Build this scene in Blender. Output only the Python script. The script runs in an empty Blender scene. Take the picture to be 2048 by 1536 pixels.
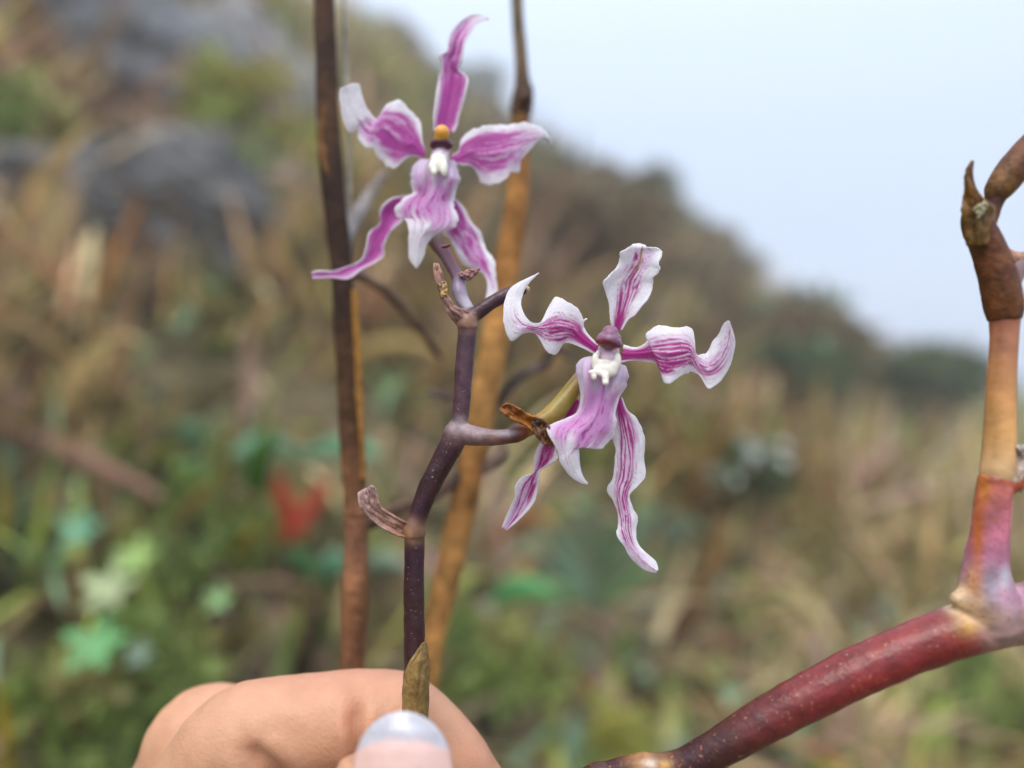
import bpy, math, random
import numpy as np
from mathutils import Vector, Matrix

random.seed(7)
RNG = np.random.default_rng(11)
S = bpy.context.scene
COL = S.collection

# ------------------------------------------------------------------ camera
CZ = 0.70                 # camera height above the ground under it
LENS, SENSOR = 26.0, 36.0
FPX = 2048 * LENS / SENSOR
FOCUS = 0.1085
cam = bpy.data.cameras.new('camera')
cam.lens = LENS; cam.sensor_width = SENSOR
cam.clip_start = 0.005; cam.clip_end = 500
cam.dof.use_dof = True
cam.dof.focus_distance = FOCUS
cam.dof.aperture_fstop = 5.7
camo = bpy.data.objects.new('camera', cam); COL.objects.link(camo)
camo.location = (0, 0, CZ); camo.rotation_euler = (math.radians(90), 0, 0)
S.camera = camo

# ------------------------------------------------------------------ world, sun, exposure
SUN_EL, SUN_AZ = math.radians(58), math.radians(200)
w = bpy.data.worlds.new('World'); S.world = w; w.use_nodes = True
nt = w.node_tree; nt.nodes.clear()
def nn(t, k, **kw):
    n = t.nodes.new(k)
    for a, b in kw.items(): setattr(n, a, b)
    return n
out = nn(nt, 'ShaderNodeOutputWorld'); bg = nn(nt, 'ShaderNodeBackground')
sky = nn(nt, 'ShaderNodeTexSky', sky_type='NISHITA'); sky.sun_disc = False
sky.sun_elevation = SUN_EL; sky.sun_rotation = SUN_AZ; sky.dust_density = 4.0; sky.air_density = 1.0
tc = nn(nt, 'ShaderNodeTexCoord'); sx = nn(nt, 'ShaderNodeSeparateXYZ')
nt.links.new(tc.outputs['Generated'], sx.inputs[0])
rp = nn(nt, 'ShaderNodeValToRGB')          # overcast: thick cloud, brighter towards the zenith
el = rp.color_ramp.elements
el[0].position = 0.0; el[0].color = (0.34, 0.43, 0.64, 1)
el[1].position = 1.0; el[1].color = (1.25, 1.32, 1.42, 1)
e = el.new(0.42); e.color = (0.62, 0.73, 0.93, 1)
nt.links.new(sx.outputs['Z'], rp.inputs[0])
sc10 = nn(nt, 'ShaderNodeVectorMath', operation='SCALE'); sc10.inputs['Scale'].default_value = 10.0
nt.links.new(rp.outputs[0], sc10.inputs[0])
mx = nn(nt, 'ShaderNodeMix', data_type='RGBA'); mx.inputs[0].default_value = 0.94
nt.links.new(sky.outputs[0], mx.inputs[6]); nt.links.new(sc10.outputs[0], mx.inputs[7])
bg.inputs['Strength'].default_value = 0.10
nt.links.new(mx.outputs[2], bg.inputs['Color']); nt.links.new(bg.outputs[0], out.inputs['Surface'])

sun = bpy.data.lights.new('sun', 'SUN'); sun.energy = 1.8; sun.angle = math.radians(35); sun.color = (1.0, 0.94, 0.86)
suno = bpy.data.objects.new('sun', sun); COL.objects.link(suno)
sd = Vector((math.sin(SUN_AZ) * math.cos(SUN_EL), math.cos(SUN_AZ) * math.cos(SUN_EL), math.sin(SUN_EL)))
suno.rotation_euler = sd.to_track_quat('Z', 'Y').to_euler(); suno.location = (0, 0, 6)

S.view_settings.view_transform = 'Standard'; S.view_settings.look = 'None'
S.view_settings.exposure = 0.50; S.view_settings.gamma = 1.0
S.render.engine = 'CYCLES'
S.cycles.use_denoising = True
S.cycles.max_bounces = 8; S.cycles.transparent_max_bounces = 8; S.cycles.volume_bounces = 2
S.cycles.sample_clamp_indirect = 4.0

# ------------------------------------------------------------------ helpers
WO = {}                                    # world origin of each object
def P(px, py, D):
    px = np.asarray(px, float); py = np.asarray(py, float); D = np.asarray(D, float) + 0 * px
    return np.stack([(px - 1024) / FPX * D, D, CZ + (768 - py) / FPX * D], -1)

def hsh(ix, iy, s):
    n = (ix.astype(np.int64) * 374761393 + iy.astype(np.int64) * 668265263 + s * 1442695041) & 0x7fffffff
    n = ((n ^ (n >> 13)) * 1274126177) & 0x7fffffff
    n = n ^ (n >> 16)
    return (n & 0xffff) / 65535.0
def vn(x, y, s=0):                         # value noise 0..1
    x = np.asarray(x, float); y = np.asarray(y, float) + 0 * x; x = x + 0 * y
    ix = np.floor(x); iy = np.floor(y); fx = x - ix; fy = y - iy
    fx = fx * fx * (3 - 2 * fx); fy = fy * fy * (3 - 2 * fy)
    a = hsh(ix, iy, s); b = hsh(ix + 1, iy, s); c = hsh(ix, iy + 1, s); d = hsh(ix + 1, iy + 1, s)
    return (a * (1 - fx) + b * fx) * (1 - fy) + (c * (1 - fx) + d * fx) * fy
def fbm(x, y, s=0, o=3):
    r = 0; a = .5; t = 0
    for k in range(o):
        r = r + a * vn(x * 2 ** k, y * 2 ** k, s + k * 17); t += a; a *= .5
    return r / t
def sst(a, b, x):
    t = np.clip((x - a) / (b - a), 0, 1); return t * t * (3 - 2 * t)

def cat(pts, n):                           # catmull-rom through rows of pts, n samples
    p = np.asarray(pts, float)
    if len(p) == 2: 
        t = np.linspace(0, 1, n)[:, None]; return p[0] * (1 - t) + p[1] * t
    p = np.vstack([2 * p[0] - p[1], p, 2 * p[-1] - p[-2]])
    m = len(p) - 3
    t = np.linspace(0, m, n); i = np.minimum(t.astype(int), m - 1); f = (t - i)[:, None]
    a, b, c, d = p[i], p[i + 1], p[i + 2], p[i + 3]
    return .5 * (2 * b + (c - a) * f + (2 * a - 5 * b + 4 * c - d) * f * f + (3 * b - a - 3 * c + d) * f ** 3)

def new_mesh(name, V, F, col=None, smooth=True):
    V = np.asarray(V, np.float32); F = np.asarray(F, np.int32)
    me = bpy.data.meshes.new(name)
    k = F.shape[1]
    me.vertices.add(len(V)); me.vertices.foreach_set('co', V.ravel())
    me.loops.add(F.size); me.loops.foreach_set('vertex_index', F.ravel())
    me.polygons.add(len(F))
    me.polygons.foreach_set('loop_start', np.arange(0, F.size, k, dtype=np.int32))
    me.polygons.foreach_set('loop_total', np.full(len(F), k, np.int32))
    me.polygons.foreach_set('use_smooth', np.full(len(F), smooth, bool))
    me.update(calc_edges=True)
    if col is not None: set_col(me, col)
    return me
def set_col(me, col):
    a = me.color_attributes.new('Col', 'FLOAT_COLOR', 'POINT')
    c = np.ones((len(me.vertices), 4), np.float32); c[:, :3] = col
    a.data.foreach_set('color', c.ravel())
def link(name, data, parent=None, mat=None, world=None):
    o = bpy.data.objects.new(name, data); COL.objects.link(o)
    pw = WO[parent.name] if parent else np.zeros(3)
    wl = pw if world is None else np.asarray(world, float)
    o.parent = parent; o.location = tuple(wl - pw); WO[o.name] = wl
    if mat is not None: data.materials.append(mat)
    return o
def part(name, V, F, mat, parent, col=None, smooth=True, solid=0.0, label=None):
    V = np.asarray(V, float) - WO[parent.name]
    o = link(name, new_mesh(name, V, F, col, smooth), parent, mat)
    if solid:
        m = o.modifiers.new('thickness', 'SOLIDIFY'); m.thickness = solid; m.offset = 0
    if label: o['label'] = label
    return o
def thing(name, label, category, at, group=None):
    o = link(name, None, None, None, at)
    o.empty_display_size = 0.01
    return tag(o, label, category, group)
def tag(o, label, category, group=None):
    o['label'] = label; o['category'] = category
    if group: o['group'] = group
    return o
def sub_empty(name, parent, at, label=None):
    o = link(name, None, parent, None, at); o.empty_display_size = .005
    if label: o['label'] = label
    return o

def grid_faces(nu, nv, wrap=False):
    i = np.arange(nu - 1)[:, None]; j = np.arange(nv if wrap else nv - 1)[None, :]
    j2 = (j + 1) % nv
    return np.stack([i * nv + j, i * nv + j2, (i + 1) * nv + j2, (i + 1) * nv + j], -1).reshape(-1, 4)

# ------------------------------------------------------------------ materials
def attr_mat(name, rough=.6, spec=.35, noise=(300, .25), bump=(0, 0), trans=0., sss=0., sss_r=(.003, .001, .0006),
             speck=None, coat=0., sheen=0., const=None, noise2=None):
    m = bpy.data.materials.new(name); m.use_nodes = True; t = m.node_tree; t.nodes.clear()
    L = t.links.new
    o = nn(t, 'ShaderNodeOutputMaterial'); b = nn(t, 'ShaderNodeBsdfPrincipled')
    tc = nn(t, 'ShaderNodeTexCoord')
    if const is None:
        a = nn(t, 'ShaderNodeVertexColor', layer_name='Col'); src = a.outputs[0]
    else:
        a = nn(t, 'ShaderNodeRGB'); a.outputs[0].default_value = (*const, 1); src = a.outputs[0]
    def vary(src, scale, amt, detail=4):
        n = nn(t, 'ShaderNodeTexNoise'); n.inputs['Scale'].default_value = scale; n.inputs['Detail'].default_value = detail
        L(tc.outputs['Object'], n.inputs['Vector'])
        mr = nn(t, 'ShaderNodeMapRange'); mr.inputs[1].default_value = .3; mr.inputs[2].default_value = .7
        mr.inputs[3].default_value = 1 - amt; mr.inputs[4].default_value = 1 + amt
        L(n.outputs[0], mr.inputs[0])
        v = nn(t, 'ShaderNodeVectorMath', operation='SCALE'); L(src, v.inputs[0]); L(mr.outputs[0], v.inputs['Scale'])
        return v.outputs[0]
    src = vary(src, *noise)
    if noise2: src = vary(src, *noise2)
    if speck:
        sc, thr, c = speck
        n = nn(t, 'ShaderNodeTexNoise'); n.inputs['Scale'].default_value = sc; n.inputs['Detail'].default_value = 1
        L(tc.outputs['Object'], n.inputs['Vector'])
        mr = nn(t, 'ShaderNodeMapRange'); mr.inputs[1].default_value = thr; mr.inputs[2].default_value = thr + .08
        L(n.outputs[0], mr.inputs[0])
        x = nn(t, 'ShaderNodeMix', data_type='RGBA'); L(mr.outputs[0], x.inputs[0]); L(src, x.inputs[6]); x.inputs[7].default_value = (*c, 1)
        src = x.outputs[2]
    L(src, b.inputs['Base Color'])
    b.inputs['Roughness'].default_value = rough; b.inputs['Specular IOR Level'].default_value = spec
    if coat: b.inputs['Coat Weight'].default_value = coat; b.inputs['Coat Roughness'].default_value = .25
    if sheen: b.inputs['Sheen Weight'].default_value = sheen
    if sss:
        b.inputs['Subsurface Weight'].default_value = sss; b.inputs['Subsurface Radius'].default_value = sss_r
        b.inputs['Subsurface Scale'].default_value = 1.0
    if bump[1]:
        n = nn(t, 'ShaderNodeTexNoise'); n.inputs['Scale'].default_value = bump[0]; n.inputs['Detail'].default_value = 3
        L(tc.outputs['Object'], n.inputs['Vector'])
        bp = nn(t, 'ShaderNodeBump'); bp.inputs['Strength'].default_value = bump[1]; bp.inputs['Distance'].default_value = 1.0 / bump[0]
        L(n.outputs[0], bp.inputs['Height']); L(bp.outputs[0], b.inputs['Normal'])
    if trans:
        tr = nn(t, 'ShaderNodeBsdfTranslucent'); L(src, tr.inputs['Color'])
        ms = nn(t, 'ShaderNodeMixShader'); ms.inputs[0].default_value = trans
        L(b.outputs[0], ms.inputs[1]); L(tr.outputs[0], ms.inputs[2]); L(ms.outputs[0], o.inputs['Surface'])
    else:
        L(b.outputs[0], o.inputs['Surface'])
    return m
M = {}
M['petal'] = attr_mat('petal', .45, .4, (900, .06), (4200, .35), trans=.42, noise2=(4500, .07))
M['fleshy'] = attr_mat('fleshy', .38, .5, (900, .10), (2500, .15), sss=.5, sss_r=(.0012, .0007, .0008))
M['stem'] = attr_mat('stem', .42, .5, (700, .30), (2600, .25), speck=(3000, .70, (.30, .20, .20)))
M['branch'] = attr_mat('branch', .36, .5, (420, .30), (1500, .2), speck=(1700, .66, (.36, .12, .05)))
M['bract'] = attr_mat('bract', .50, .4, (500, .40), (1100, .35), trans=.15, noise2=(2200, .18))
M['sheath'] = attr_mat('sheath', .42, .45, (260, .22), (900, .15), sss=.25, sss_r=(.002, .001, .0005))
M['dry'] = attr_mat('dry', .7, .25, (180, .45), (900, .4), noise2=(700, .25))
M['leaf'] = attr_mat('leaf', .5, .4, (60, .25), (200, .2), trans=.30)
M['dryleaf'] = attr_mat('dryleaf', .65, .3, (60, .3), (200, .3), trans=.25)
M['grass'] = attr_mat('grass', .6, .3, (12, .3), (0, 0), trans=.25)
M['wood'] = attr_mat('wood', .8, .2, (40, .4), (120, .4))
M['skin'] = attr_mat('skin', .48, .38, (260, .07), (1700, .22), sss=.35, sss_r=(.0036, .0013, .0007), noise2=(60, .06))
M['nail'] = attr_mat('nail', .33, .5, (500, .06), (900, .05), sss=.4, sss_r=(.002, .001, .0008), coat=.4)

# ------------------------------------------------------------------ terrain
def terrain(x, y):
    x = np.asarray(x, float); y = np.asarray(y, float)
    sp = lambda v, k: k * np.logaddexp(0, v / k)
    hill = -.70 + .43 * y - .59 * x - 1.05 * sp(y - 8.6, .5)
    hill = hill - .52 * sp(x - 2.1, .3)
    hill = 4.6 - sp(4.6 - hill, .4)
    low = -.70 + .076 * y - .05 * x - .5 * sp(y - 14, 1.0)
    k = .25
    m = np.maximum(hill, low); z = m + k * np.log(np.exp((hill - m) / k) + np.exp((low - m) / k)) - .0
    amp = sst(0.2, 4, np.hypot(x, y))
    z = z + (fbm(x * .55 + 40, y * .55 + 40, 3) - .5) * .55 * amp + (fbm(x * 3 + 9, y * 3 + 9, 5) - .5) * (.06 + .10 * amp)
    return z + CZ
def hit(px, py, dmin=.2):
    D = np.geomspace(dmin, 40, 900); p = P(np.full(900, px), np.full(900, py), D)
    b = p[:, 2] < terrain(p[:, 0], p[:, 1])
    i = int(np.argmax(b)) if b.any() else 899
    return p[i], D[i]

g = np.sinh(np.linspace(-5.2, 5.2, 260)) ; g = g / g[-1]
gx, gy = np.meshgrid(g * 40, g * 40 + 1.0, indexing='ij')
V = np.stack([gx, gy, terrain(gx, gy)], -1).reshape(-1, 3)
gc = np.array([.13, .10, .058]) * (0.6 + .8 * fbm(V[:, 0] * 2, V[:, 1] * 2, 8))[:, None] + np.array([.0, .03, .0]) * vn(V[:, 0] * 1.1, V[:, 1] * 1.1, 2)[:, None]
ground = link('ground', new_mesh('ground', V, grid_faces(260, 260), gc), None, attr_mat('soil', .95, .1, (30, .5), (90, .6), noise2=(4, .3)))
ground['kind'] = 'structure'

# ------------------------------------------------------------------ rocks
def rock(name, label, px, py, rx, ry, rz, sink, seed, col, group=None):
    c, D = hit(px, py)
    n = 64; th = np.linspace(0, math.pi, n)[:, None]; ph = np.linspace(0, 2 * math.pi, 2 * n, endpoint=False)[None, :]
    d = np.stack([np.sin(th) * np.cos(ph), np.sin(th) * np.sin(ph), np.cos(th) + 0 * ph], -1)
    r = np.ones(d.shape[:2]); rg = np.random.default_rng(seed)
    for _ in range(16):                     # chipped planes
        q = rg.normal(size=3); q /= np.linalg.norm(q); off = rg.uniform(.62, .92)
        dt = d @ q; r = np.where(dt > .01, np.minimum(r, off / np.maximum(dt, .01)), r)
    r = r * (1 + .34 * (fbm(d[..., 0] * 3 + seed, d[..., 1] * 3 + d[..., 2] * 5, seed) - .5) + .16 * (fbm(d[..., 0] * 9, d[..., 1] * 9 + d[..., 2] * 13, seed + 3) - .5))
    V = (d * r[..., None] * np.array([rx, ry, rz])).reshape(-1, 3)
    k = (fbm(V[:, 0] * 5 / rx, V[:, 2] * 5 / rz + V[:, 1] * 4, seed) )[:, None]
    cc = np.array(col) * (.55 + .9 * k) + np.array([.02, .02, .0]) * sst(.55, .8, vn(V[:, 0] * 6, V[:, 2] * 6, seed))[:, None]
    o = link(name, new_mesh(name, V, grid_faces(n, 2 * n, True), cc, False), None, M['stone'], c + np.array([0, sink * ry, -.2 * rz]))
    return tag(o, label, 'rock', group)
M['stone'] = attr_mat('stone', .85, .25, (9, .35), (30, .6), noise2=(45, .3))
rock('boulder', 'large dark grey rock face at the top of the slope behind the dry grass', 70, 120, .60, .4, .56, .30, 3, (.16, .163, .18))
rock('boulder', 'slanting pale grey rock slab leaning beside the yellow-green bush', 350, 170, .46, .45, .56, .85, 5, (.24, .232, .235))
rock('boulder', 'mossy grey rock low among dry grass beneath the green bush', 90, 420, .34, .3, .24, .5, 9, (.15, .147, .147))
rock('boulder', 'brown grey stone half buried where the arching dry blade ends', 400, 390, .34, .3, .26, .5, 12, (.17, .155, .145))
rock('boulder', 'rough grey stone wedged above the pale rock slab', 580, 60, .36, .3, .36, .9, 14, (.20, .195, .19))

# ------------------------------------------------------------------ grass and ground cover (uncountable)
TAN, STRAW, OLIVE, GRN, DGRN, BRN, PINK, TEAL, RUST = map(np.array, [
    (.60, .43, .235), (.70, .56, .31), (.43, .35, .135), (.33, .38, .085), (.13, .18, .05), (.33, .205, .115), (.50, .34, .27), (.26, .40, .24), (.46, .23, .08)])
ANCH = [  # px, py, [(weight, colour)]
    (150, 200, [(3, BRN), (2, TAN), (1, OLIVE)]), (500, 230, [(2, OLIVE), (2, GRN), (2, TAN)]), (200, 480, [(3, TAN), (2, BRN), (1, PINK)]),
    (150, 680, [(4, STRAW), (3, TAN), (2, OLIVE)]), (480, 700, [(3, TAN), (3, STRAW), (2, OLIVE), (1, GRN)]), (150, 850, [(3, BRN), (3, TAN), (1, OLIVE)]),
    (150, 1050, [(3, TEAL), (3, GRN), (2, BRN)]), (450, 950, [(3, GRN), (2, OLIVE), (2, TEAL)]), (100, 1400, [(3, BRN), (2, GRN), (1, STRAW)]),
    (400, 1250, [(4, GRN), (3, DGRN), (2, BRN)]), (600, 1250, [(3, BRN), (2, PINK), (2, DGRN)]), (800, 750, [(3, TAN), (2, OLIVE), (2, BRN)]),
    (800, 950, [(3, GRN), (2, OLIVE), (2, BRN)]), (1000, 1100, [(3, GRN), (2, TEAL), (1, TAN)]), (1200, 950, [(3, GRN), (2, OLIVE), (2, BRN)]),
    (1200, 1250, [(3, GRN), (2, DGRN), (2, BRN), (1, TAN)]), (950, 1400, [(3, GRN), (3, DGRN), (2, OLIVE)]), (1250, 1450, [(3, BRN), (2, OLIVE), (2, TAN)]),
    (1050, 450, [(3, BRN), (2, OLIVE), (2, DGRN)]), (1300, 600, [(3, BRN), (2, OLIVE), (1, DGRN)]), (1450, 750, [(4, BRN), (2, OLIVE), (1, RUST)]),
    (1700, 800, [(4, OLIVE), (2, GRN), (1, TAN)]), (1950, 850, [(3, OLIVE), (2, GRN)]), (1600, 950, [(2, BRN), (2, OLIVE), (1, RUST)]),
    (1650, 1150, [(4, OLIVE), (3, STRAW), (1, BRN)]), (1900, 1050, [(3, OLIVE), (2, TAN)]), (1500, 1300, [(3, STRAW), (2, TAN), (2, OLIVE), (1, PINK)]),
    (1750, 1450, [(3, TAN), (2, OLIVE), (2, GRN), (1, PINK)]), (1980, 1450, [(4, GRN), (2, STRAW), (2, TAN)])]
AX = np.array([[a[0], a[1]] for a in ANCH], float)
def grass(name, label, n, y0, y1, hh, ww, seed, pal=None, flop=1.0, jit=(.45, .95)):
    rg = np.random.default_rng(seed)
    y = y0 * (y1 / y0) ** rg.random(n * 2); x = (rg.random(n * 2) * 2 - 1) * (.25 + 1.15 * y)
    z = terrain(x, y)
    px = 1024 + x / y * FPX; py = 768 - (z - CZ) / y * FPX
    ok = (np.hypot(x, y) > .45) & (vn(x * 3 / y0 ** .5, y * 3 / y0 ** .5, seed) > .22 + .15 * rg.random(n * 2))
    x, y, z, px, py = [a[ok][:n] for a in (x, y, z, px, py)]; n = len(x)
    h = hh * (.45 + .9 * rg.random(n)); wd = ww * (.5 + rg.random(n)); az = rg.random(n) * 2 * math.pi
    lean = rg.random(n) ** .7 * 1.1 * flop; bend = rg.random(n) * 1.4 * flop
    jx = px + rg.normal(size=n) * 90; jy = py + rg.normal(size=n) * 70
    ai = np.argmin((jx[:, None] - AX[:, 0]) ** 2 + ((jy - 60)[:, None] - AX[:, 1]) ** 2, 1)
    c = np.zeros((n, 3))
    for k in range(len(ANCH)):
        q = np.nonzero(ai == k)[0]
        if len(q):
            ws = np.array([a for a, _ in ANCH[k][2]], float); cs = np.array([b for _, b in ANCH[k][2]])
            c[q] = cs[rg.choice(len(ws), len(q), p=ws / ws.sum())]
    if pal is not None: c = np.array(pal)[rg.integers(len(pal), size=n)]
    c = c * (jit[0] + jit[1] * rg.random(n) ** 1.3)[:, None] * (1 + .15 * rg.normal(size=(n, 3)) * .5)
    ns = 6; t = np.linspace(0, 1, ns)
    ang = lean[:, None] + bend[:, None] * t[None, :]           # angle from vertical
    seg = (h / (ns - 1))[:, None]
    hr = np.cumsum(np.sin(ang) * seg, 1) - np.sin(ang[:, :1]) * seg; hz = np.cumsum(np.cos(ang) * seg, 1) - np.cos(ang[:, :1]) * seg
    cx = x[:, None] + hr * np.cos(az)[:, None]; cy = y[:, None] + hr * np.sin(az)[:, None]; cz = z[:, None] + hz - .01
    wt = wd[:, None] * .5 * (1 - t[None, :] ** 2.2) * (.55 + .45 * np.sin(np.minimum(t * 3.2, 1.57)))[None, :] + .0001
    sx_, sy_ = -np.sin(az)[:, None], np.cos(az)[:, None]
    A = np.stack([cx - sx_ * wt, cy - sy_ * wt, cz], -1); B = np.stack([cx + sx_ * wt, cy + sy_ * wt, cz], -1)
    V = np.stack([A, B], 2).reshape(-1, 3)
    base = np.arange(n)[:, None] * (2 * ns); k = np.arange(ns - 1)[None, :] * 2
    F = np.stack([base + k, base + k + 1, base + k + 3, base + k + 2], -1).reshape(-1, 4)
    o = link(name, new_mesh(name, V, F, np.repeat(c, 2 * ns, 0)), None, M['grass'])
    o['kind'] = 'stuff'; o['label'] = label; o['category'] = 'grass'
    return o
grass('grass', 'tangled dry and green grass on the near slope below the orchid', 6200, .55, 1.5, .13, .011, 1)
grass('grass', 'tawny mixed grass covering the middle of the hillside', 10500, 1.3, 4.2, .22, .024, 2)
grass('grass', 'faded brown scrubby grass on the far hillside under the ridge', 14000, 3.6, 16, .36, .045, 4)

grass('dead_leaves', 'long fallen straw and tan leaves tangled through the near grass', 1050, .60, 2.2, .24, .020, 7, [STRAW, TAN, PINK, STRAW * 1.1, RUST, OLIVE, BRN], 1.35, (.6, .75))
grass('dead_leaves', 'pale dry leaves lying on the middle slope and over the rocks', 2200, 1.6, 5.5, .34, .045, 8, [STRAW, TAN, PINK, OLIVE, BRN, BRN], 1.3, (.55, .8))
grass('ground_cover', 'short broad green leaves of low herbs between the grass', 1400, .60, 2.4, .085, .034, 9, [GRN, TEAL, TEAL * 1.25, GRN * 1.3, DGRN, (.34, .44, .14)], 1.2, (.5, .9))
grass('ground_cover', 'dull green herb leaves on the far slope', 2300, 2.2, 9, .20, .09, 10, [OLIVE, GRN, DGRN, BRN, (.28, .30, .16)], 1.2, (.5, .8))

# ------------------------------------------------------------------ shrubs
def shrub_meshes(seed, R, H, nleaf, leaf, cols, dens=1.0):
    """stems mesh and foliage mesh, local coordinates, base at the origin"""
    rg = np.random.default_rng(seed)
    nc = rg.integers(9, 14); clumps = []
    for i in range(nc):
        a = rg.random() * 6.28; rr = R * math.sqrt(rg.random()) * .85
        zz = H * (.35 + .6 * rg.random()) * (1 - .35 * (rr / R) ** 2)
        clumps.append((rr * math.cos(a), rr * math.sin(a), zz, R * rg.uniform(.24, .45), rg.integers(len(cols))))
    SV, SF = [], []
    for (a, b, c, r, _) in clumps:          # one limb to each clump
        pts = cat([(0, 0, -.03), (a * .25, b * .25, c * .45), (a * .75, b * .75, c * .8), (a, b, c + r * .4)], 8)
        V, F = tube_raw(pts, np.linspace(.035 * R, .008 * R, 8), 5); SF.append(F + sum(len(v) for v in SV)); SV.append(V)
    n = nleaf; ci = rg.integers(nc, size=n)
    C = np.array([k[:3] for k in clumps])[ci]; cr = np.array([k[3] for k in clumps])[ci]
    d = rg.normal(size=(n, 3)); d /= np.linalg.norm(d, axis=1)[:, None]
    p = C + d * (cr * (rg.random(n) ** .45) * (1 + .25 * rg.normal(size=n) * .6))[:, None] * np.array([1, 1, .85])
    ax = d * .7 + rg.normal(size=(n, 3)) * .6 + np.array([0, 0, .35]); ax /= np.linalg.norm(ax, axis=1)[:, None]
    sd = np.cross(ax, rg.normal(size=(n, 3))); sd /= np.linalg.norm(sd, axis=1)[:, None]
    nm = np.cross(ax, sd); L = leaf * (.6 + .8 * rg.random(n))[:, None]; W = L * .30
    V = np.stack([p, p + ax * L * .5 + sd * W + nm * L * .06, p + ax * L, p + ax * L * .5 - sd * W + nm * L * .06], 1).reshape(-1, 3)
    F = np.arange(4 * n).reshape(-1, 4)
    cc = np.array(cols)[np.array([k[4] for k in clumps])[ci]] * (.6 + .8 * rg.random(n))[:, None]
    return (np.vstack(SV), np.vstack(SF)), (V, F, np.repeat(cc, 4, 0))
def tube_raw(c, r, ns):
    c = np.asarray(c, float); n = len(c)
    t = np.gradient(c, axis=0); t /= np.linalg.norm(t, axis=1)[:, None] + 1e-12
    up = np.array([0, 1., 0]) if abs(t[0][1]) < .8 else np.array([1., 0, 0])
    N = np.zeros((n, 3)); u = up
    for i in range(n):
        u = u - t[i] * (u @ t[i]); u = u / np.linalg.norm(u); N[i] = u
    B = np.cross(t, N); a = np.linspace(0, 2 * math.pi, ns, endpoint=False)
    r = np.asarray(r, float)
    if r.ndim == 1: r = r[:, None] * np.ones(ns)[None, :]
    V = c[:, None, :] + r[..., None] * (np.cos(a)[None, :, None] * N[:, None, :] + np.sin(a)[None, :, None] * B[:, None, :])
    return V.reshape(-1, 3), grid_faces(n, ns, True)
SH = {}
def shrub(kind, name, label, px, py, scale, group=None, D=None, rot=None):
    if kind not in SH:
        seed, R, H, nl, lf, cols = KINDS[kind]
        (a, b), (v, f, c) = shrub_meshes(seed, R, H, nl, lf, cols)
        s = new_mesh('stems', a, b, np.tile((.09, .065, .045), (len(a), 1))); s.materials.append(M['wood'])
        l = new_mesh('foliage', v, f, c, False); l.materials.append(M['leaf']); SH[kind] = (s, l)
    if D is None: p, D = hit(px, py)
    else:
        p = P(px, py, D); p[2] = terrain(p[0], p[1])
    o = thing(name, label, 'shrub', p, group)
    o.rotation_euler.z = random.random() * 6.28 if rot is None else rot; o.scale = (scale,) * 3
    for nm, me in zip(('stems', 'foliage'), SH[kind]):
        c = bpy.data.objects.new(nm, me); COL.objects.link(c); c.parent = o
    return o
g1, g2, g3, g4 = (.09, .13, .055), (.14, .17, .08), (.21, .19, .09), (.20, .15, .085)
KINDS = {  # seed, radius, height, leaves, leaf length, colours
    'olive': (21, .30, .50, 1500, .045, [g2, g3, g4]), 'dark': (22, .30, .55, 1800, .045, [g1, g1, g2]), 'brown': (23, .34, .46, 1300, .05, [g4, (.26, .165, .09), g3]),
    'yellow': (24, .20, .34, 700, .045, [(.36, .38, .08), (.28, .34, .07), (.42, .38, .09)]), 'green': (25, .20, .30, 800, .04, [(.21, .29, .07), (.29, .36, .09), (.31, .28, .10)]),
    'teal': (26, .22, .28, 600, .06, [(.18, .28, .15), (.27, .38, .25), (.13, .22, .09)]), 'spindly': (27, .16, .62, 380, .045, [(.16, .19, .12), (.19, .20, .13)])}
shrub('green', 'bush', 'rounded dark green bush on the rock at the top left slope', 35, 330, .55, D=1.20)
shrub('yellow', 'bush', 'yellow-green leafy bush beside the pale rock slab', 508, 260, .85, D=1.80)
shrub('green', 'bush', 'small mid green bush under the yellow-green one by the dark stalk', 478, 380, .62, D=1.50)
shrub('teal', 'bush', 'blue-green broad-leaved bush on the brown slope beneath the misty ridge', 1600, 760, 1.1)
shrub('teal', 'bush', 'low pale green bush just downhill of the brown slope', 1730, 730, .9)
shrub('dark', 'bush', 'dark evergreen bush standing highest on the bare ridge shoulder', 1415, 520, 1.15, D=7.9)
shrub('spindly', 'sapling', 'thin pale sapling fading into the mist above the dark evergreen bush', 1530, 560, 1.4, D=9.2)
shrub('spindly', 'sapling', 'faint grey sapling on the ridge between the upper flower and the tan stalk', 965, 260, 2.0, D=9.0)
rg = random.Random(5)
for i in range(26):                         # along the skyline
    px = 700 + i * 52 + rg.uniform(-25, 25)
    D = 8.3 if px < 1600 else 12.5
    k = rg.choice(['olive', 'brown', 'dark', 'olive'])
    shrub(k, 'ridge_shrub', {'olive': 'grey-olive shrub along the misty skyline of the hill', 'brown': 'brownish dry shrub along the misty skyline of the hill',
          'dark': 'dark green shrub along the misty skyline of the hill'}[k], px, 600, rg.uniform(.6, 1.15) * (.75 if px > 1480 else 1), k + ' shrubs on the skyline', D=D + rg.uniform(-.7, .5))
for i in range(46):                         # down the slope
    px = rg.uniform(760, 2040); py = rg.uniform(330, 900) if px < 1500 else rg.uniform(730, 920)
    p, D = hit(px, py)
    if D > 14 or D < 2.2: continue
    k = rg.choice(['olive', 'brown', 'brown', 'dark'])
    shrub(k, 'hillside_shrub', {'olive': 'grey-olive shrub on the hillside below the skyline', 'brown': 'brownish dry shrub on the hillside below the skyline',
          'dark': 'dark green shrub on the hillside below the skyline'}[k], px, py, rg.uniform(.45, .9), k + ' shrubs on the hillside')
shrub('green', 'low_bush', 'dark round green bush low behind the knuckles', 225, 1560, .36)
shrub('green', 'low_bush', 'deep green low bush behind the index fingertip', 950, 1500, .40)
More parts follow.
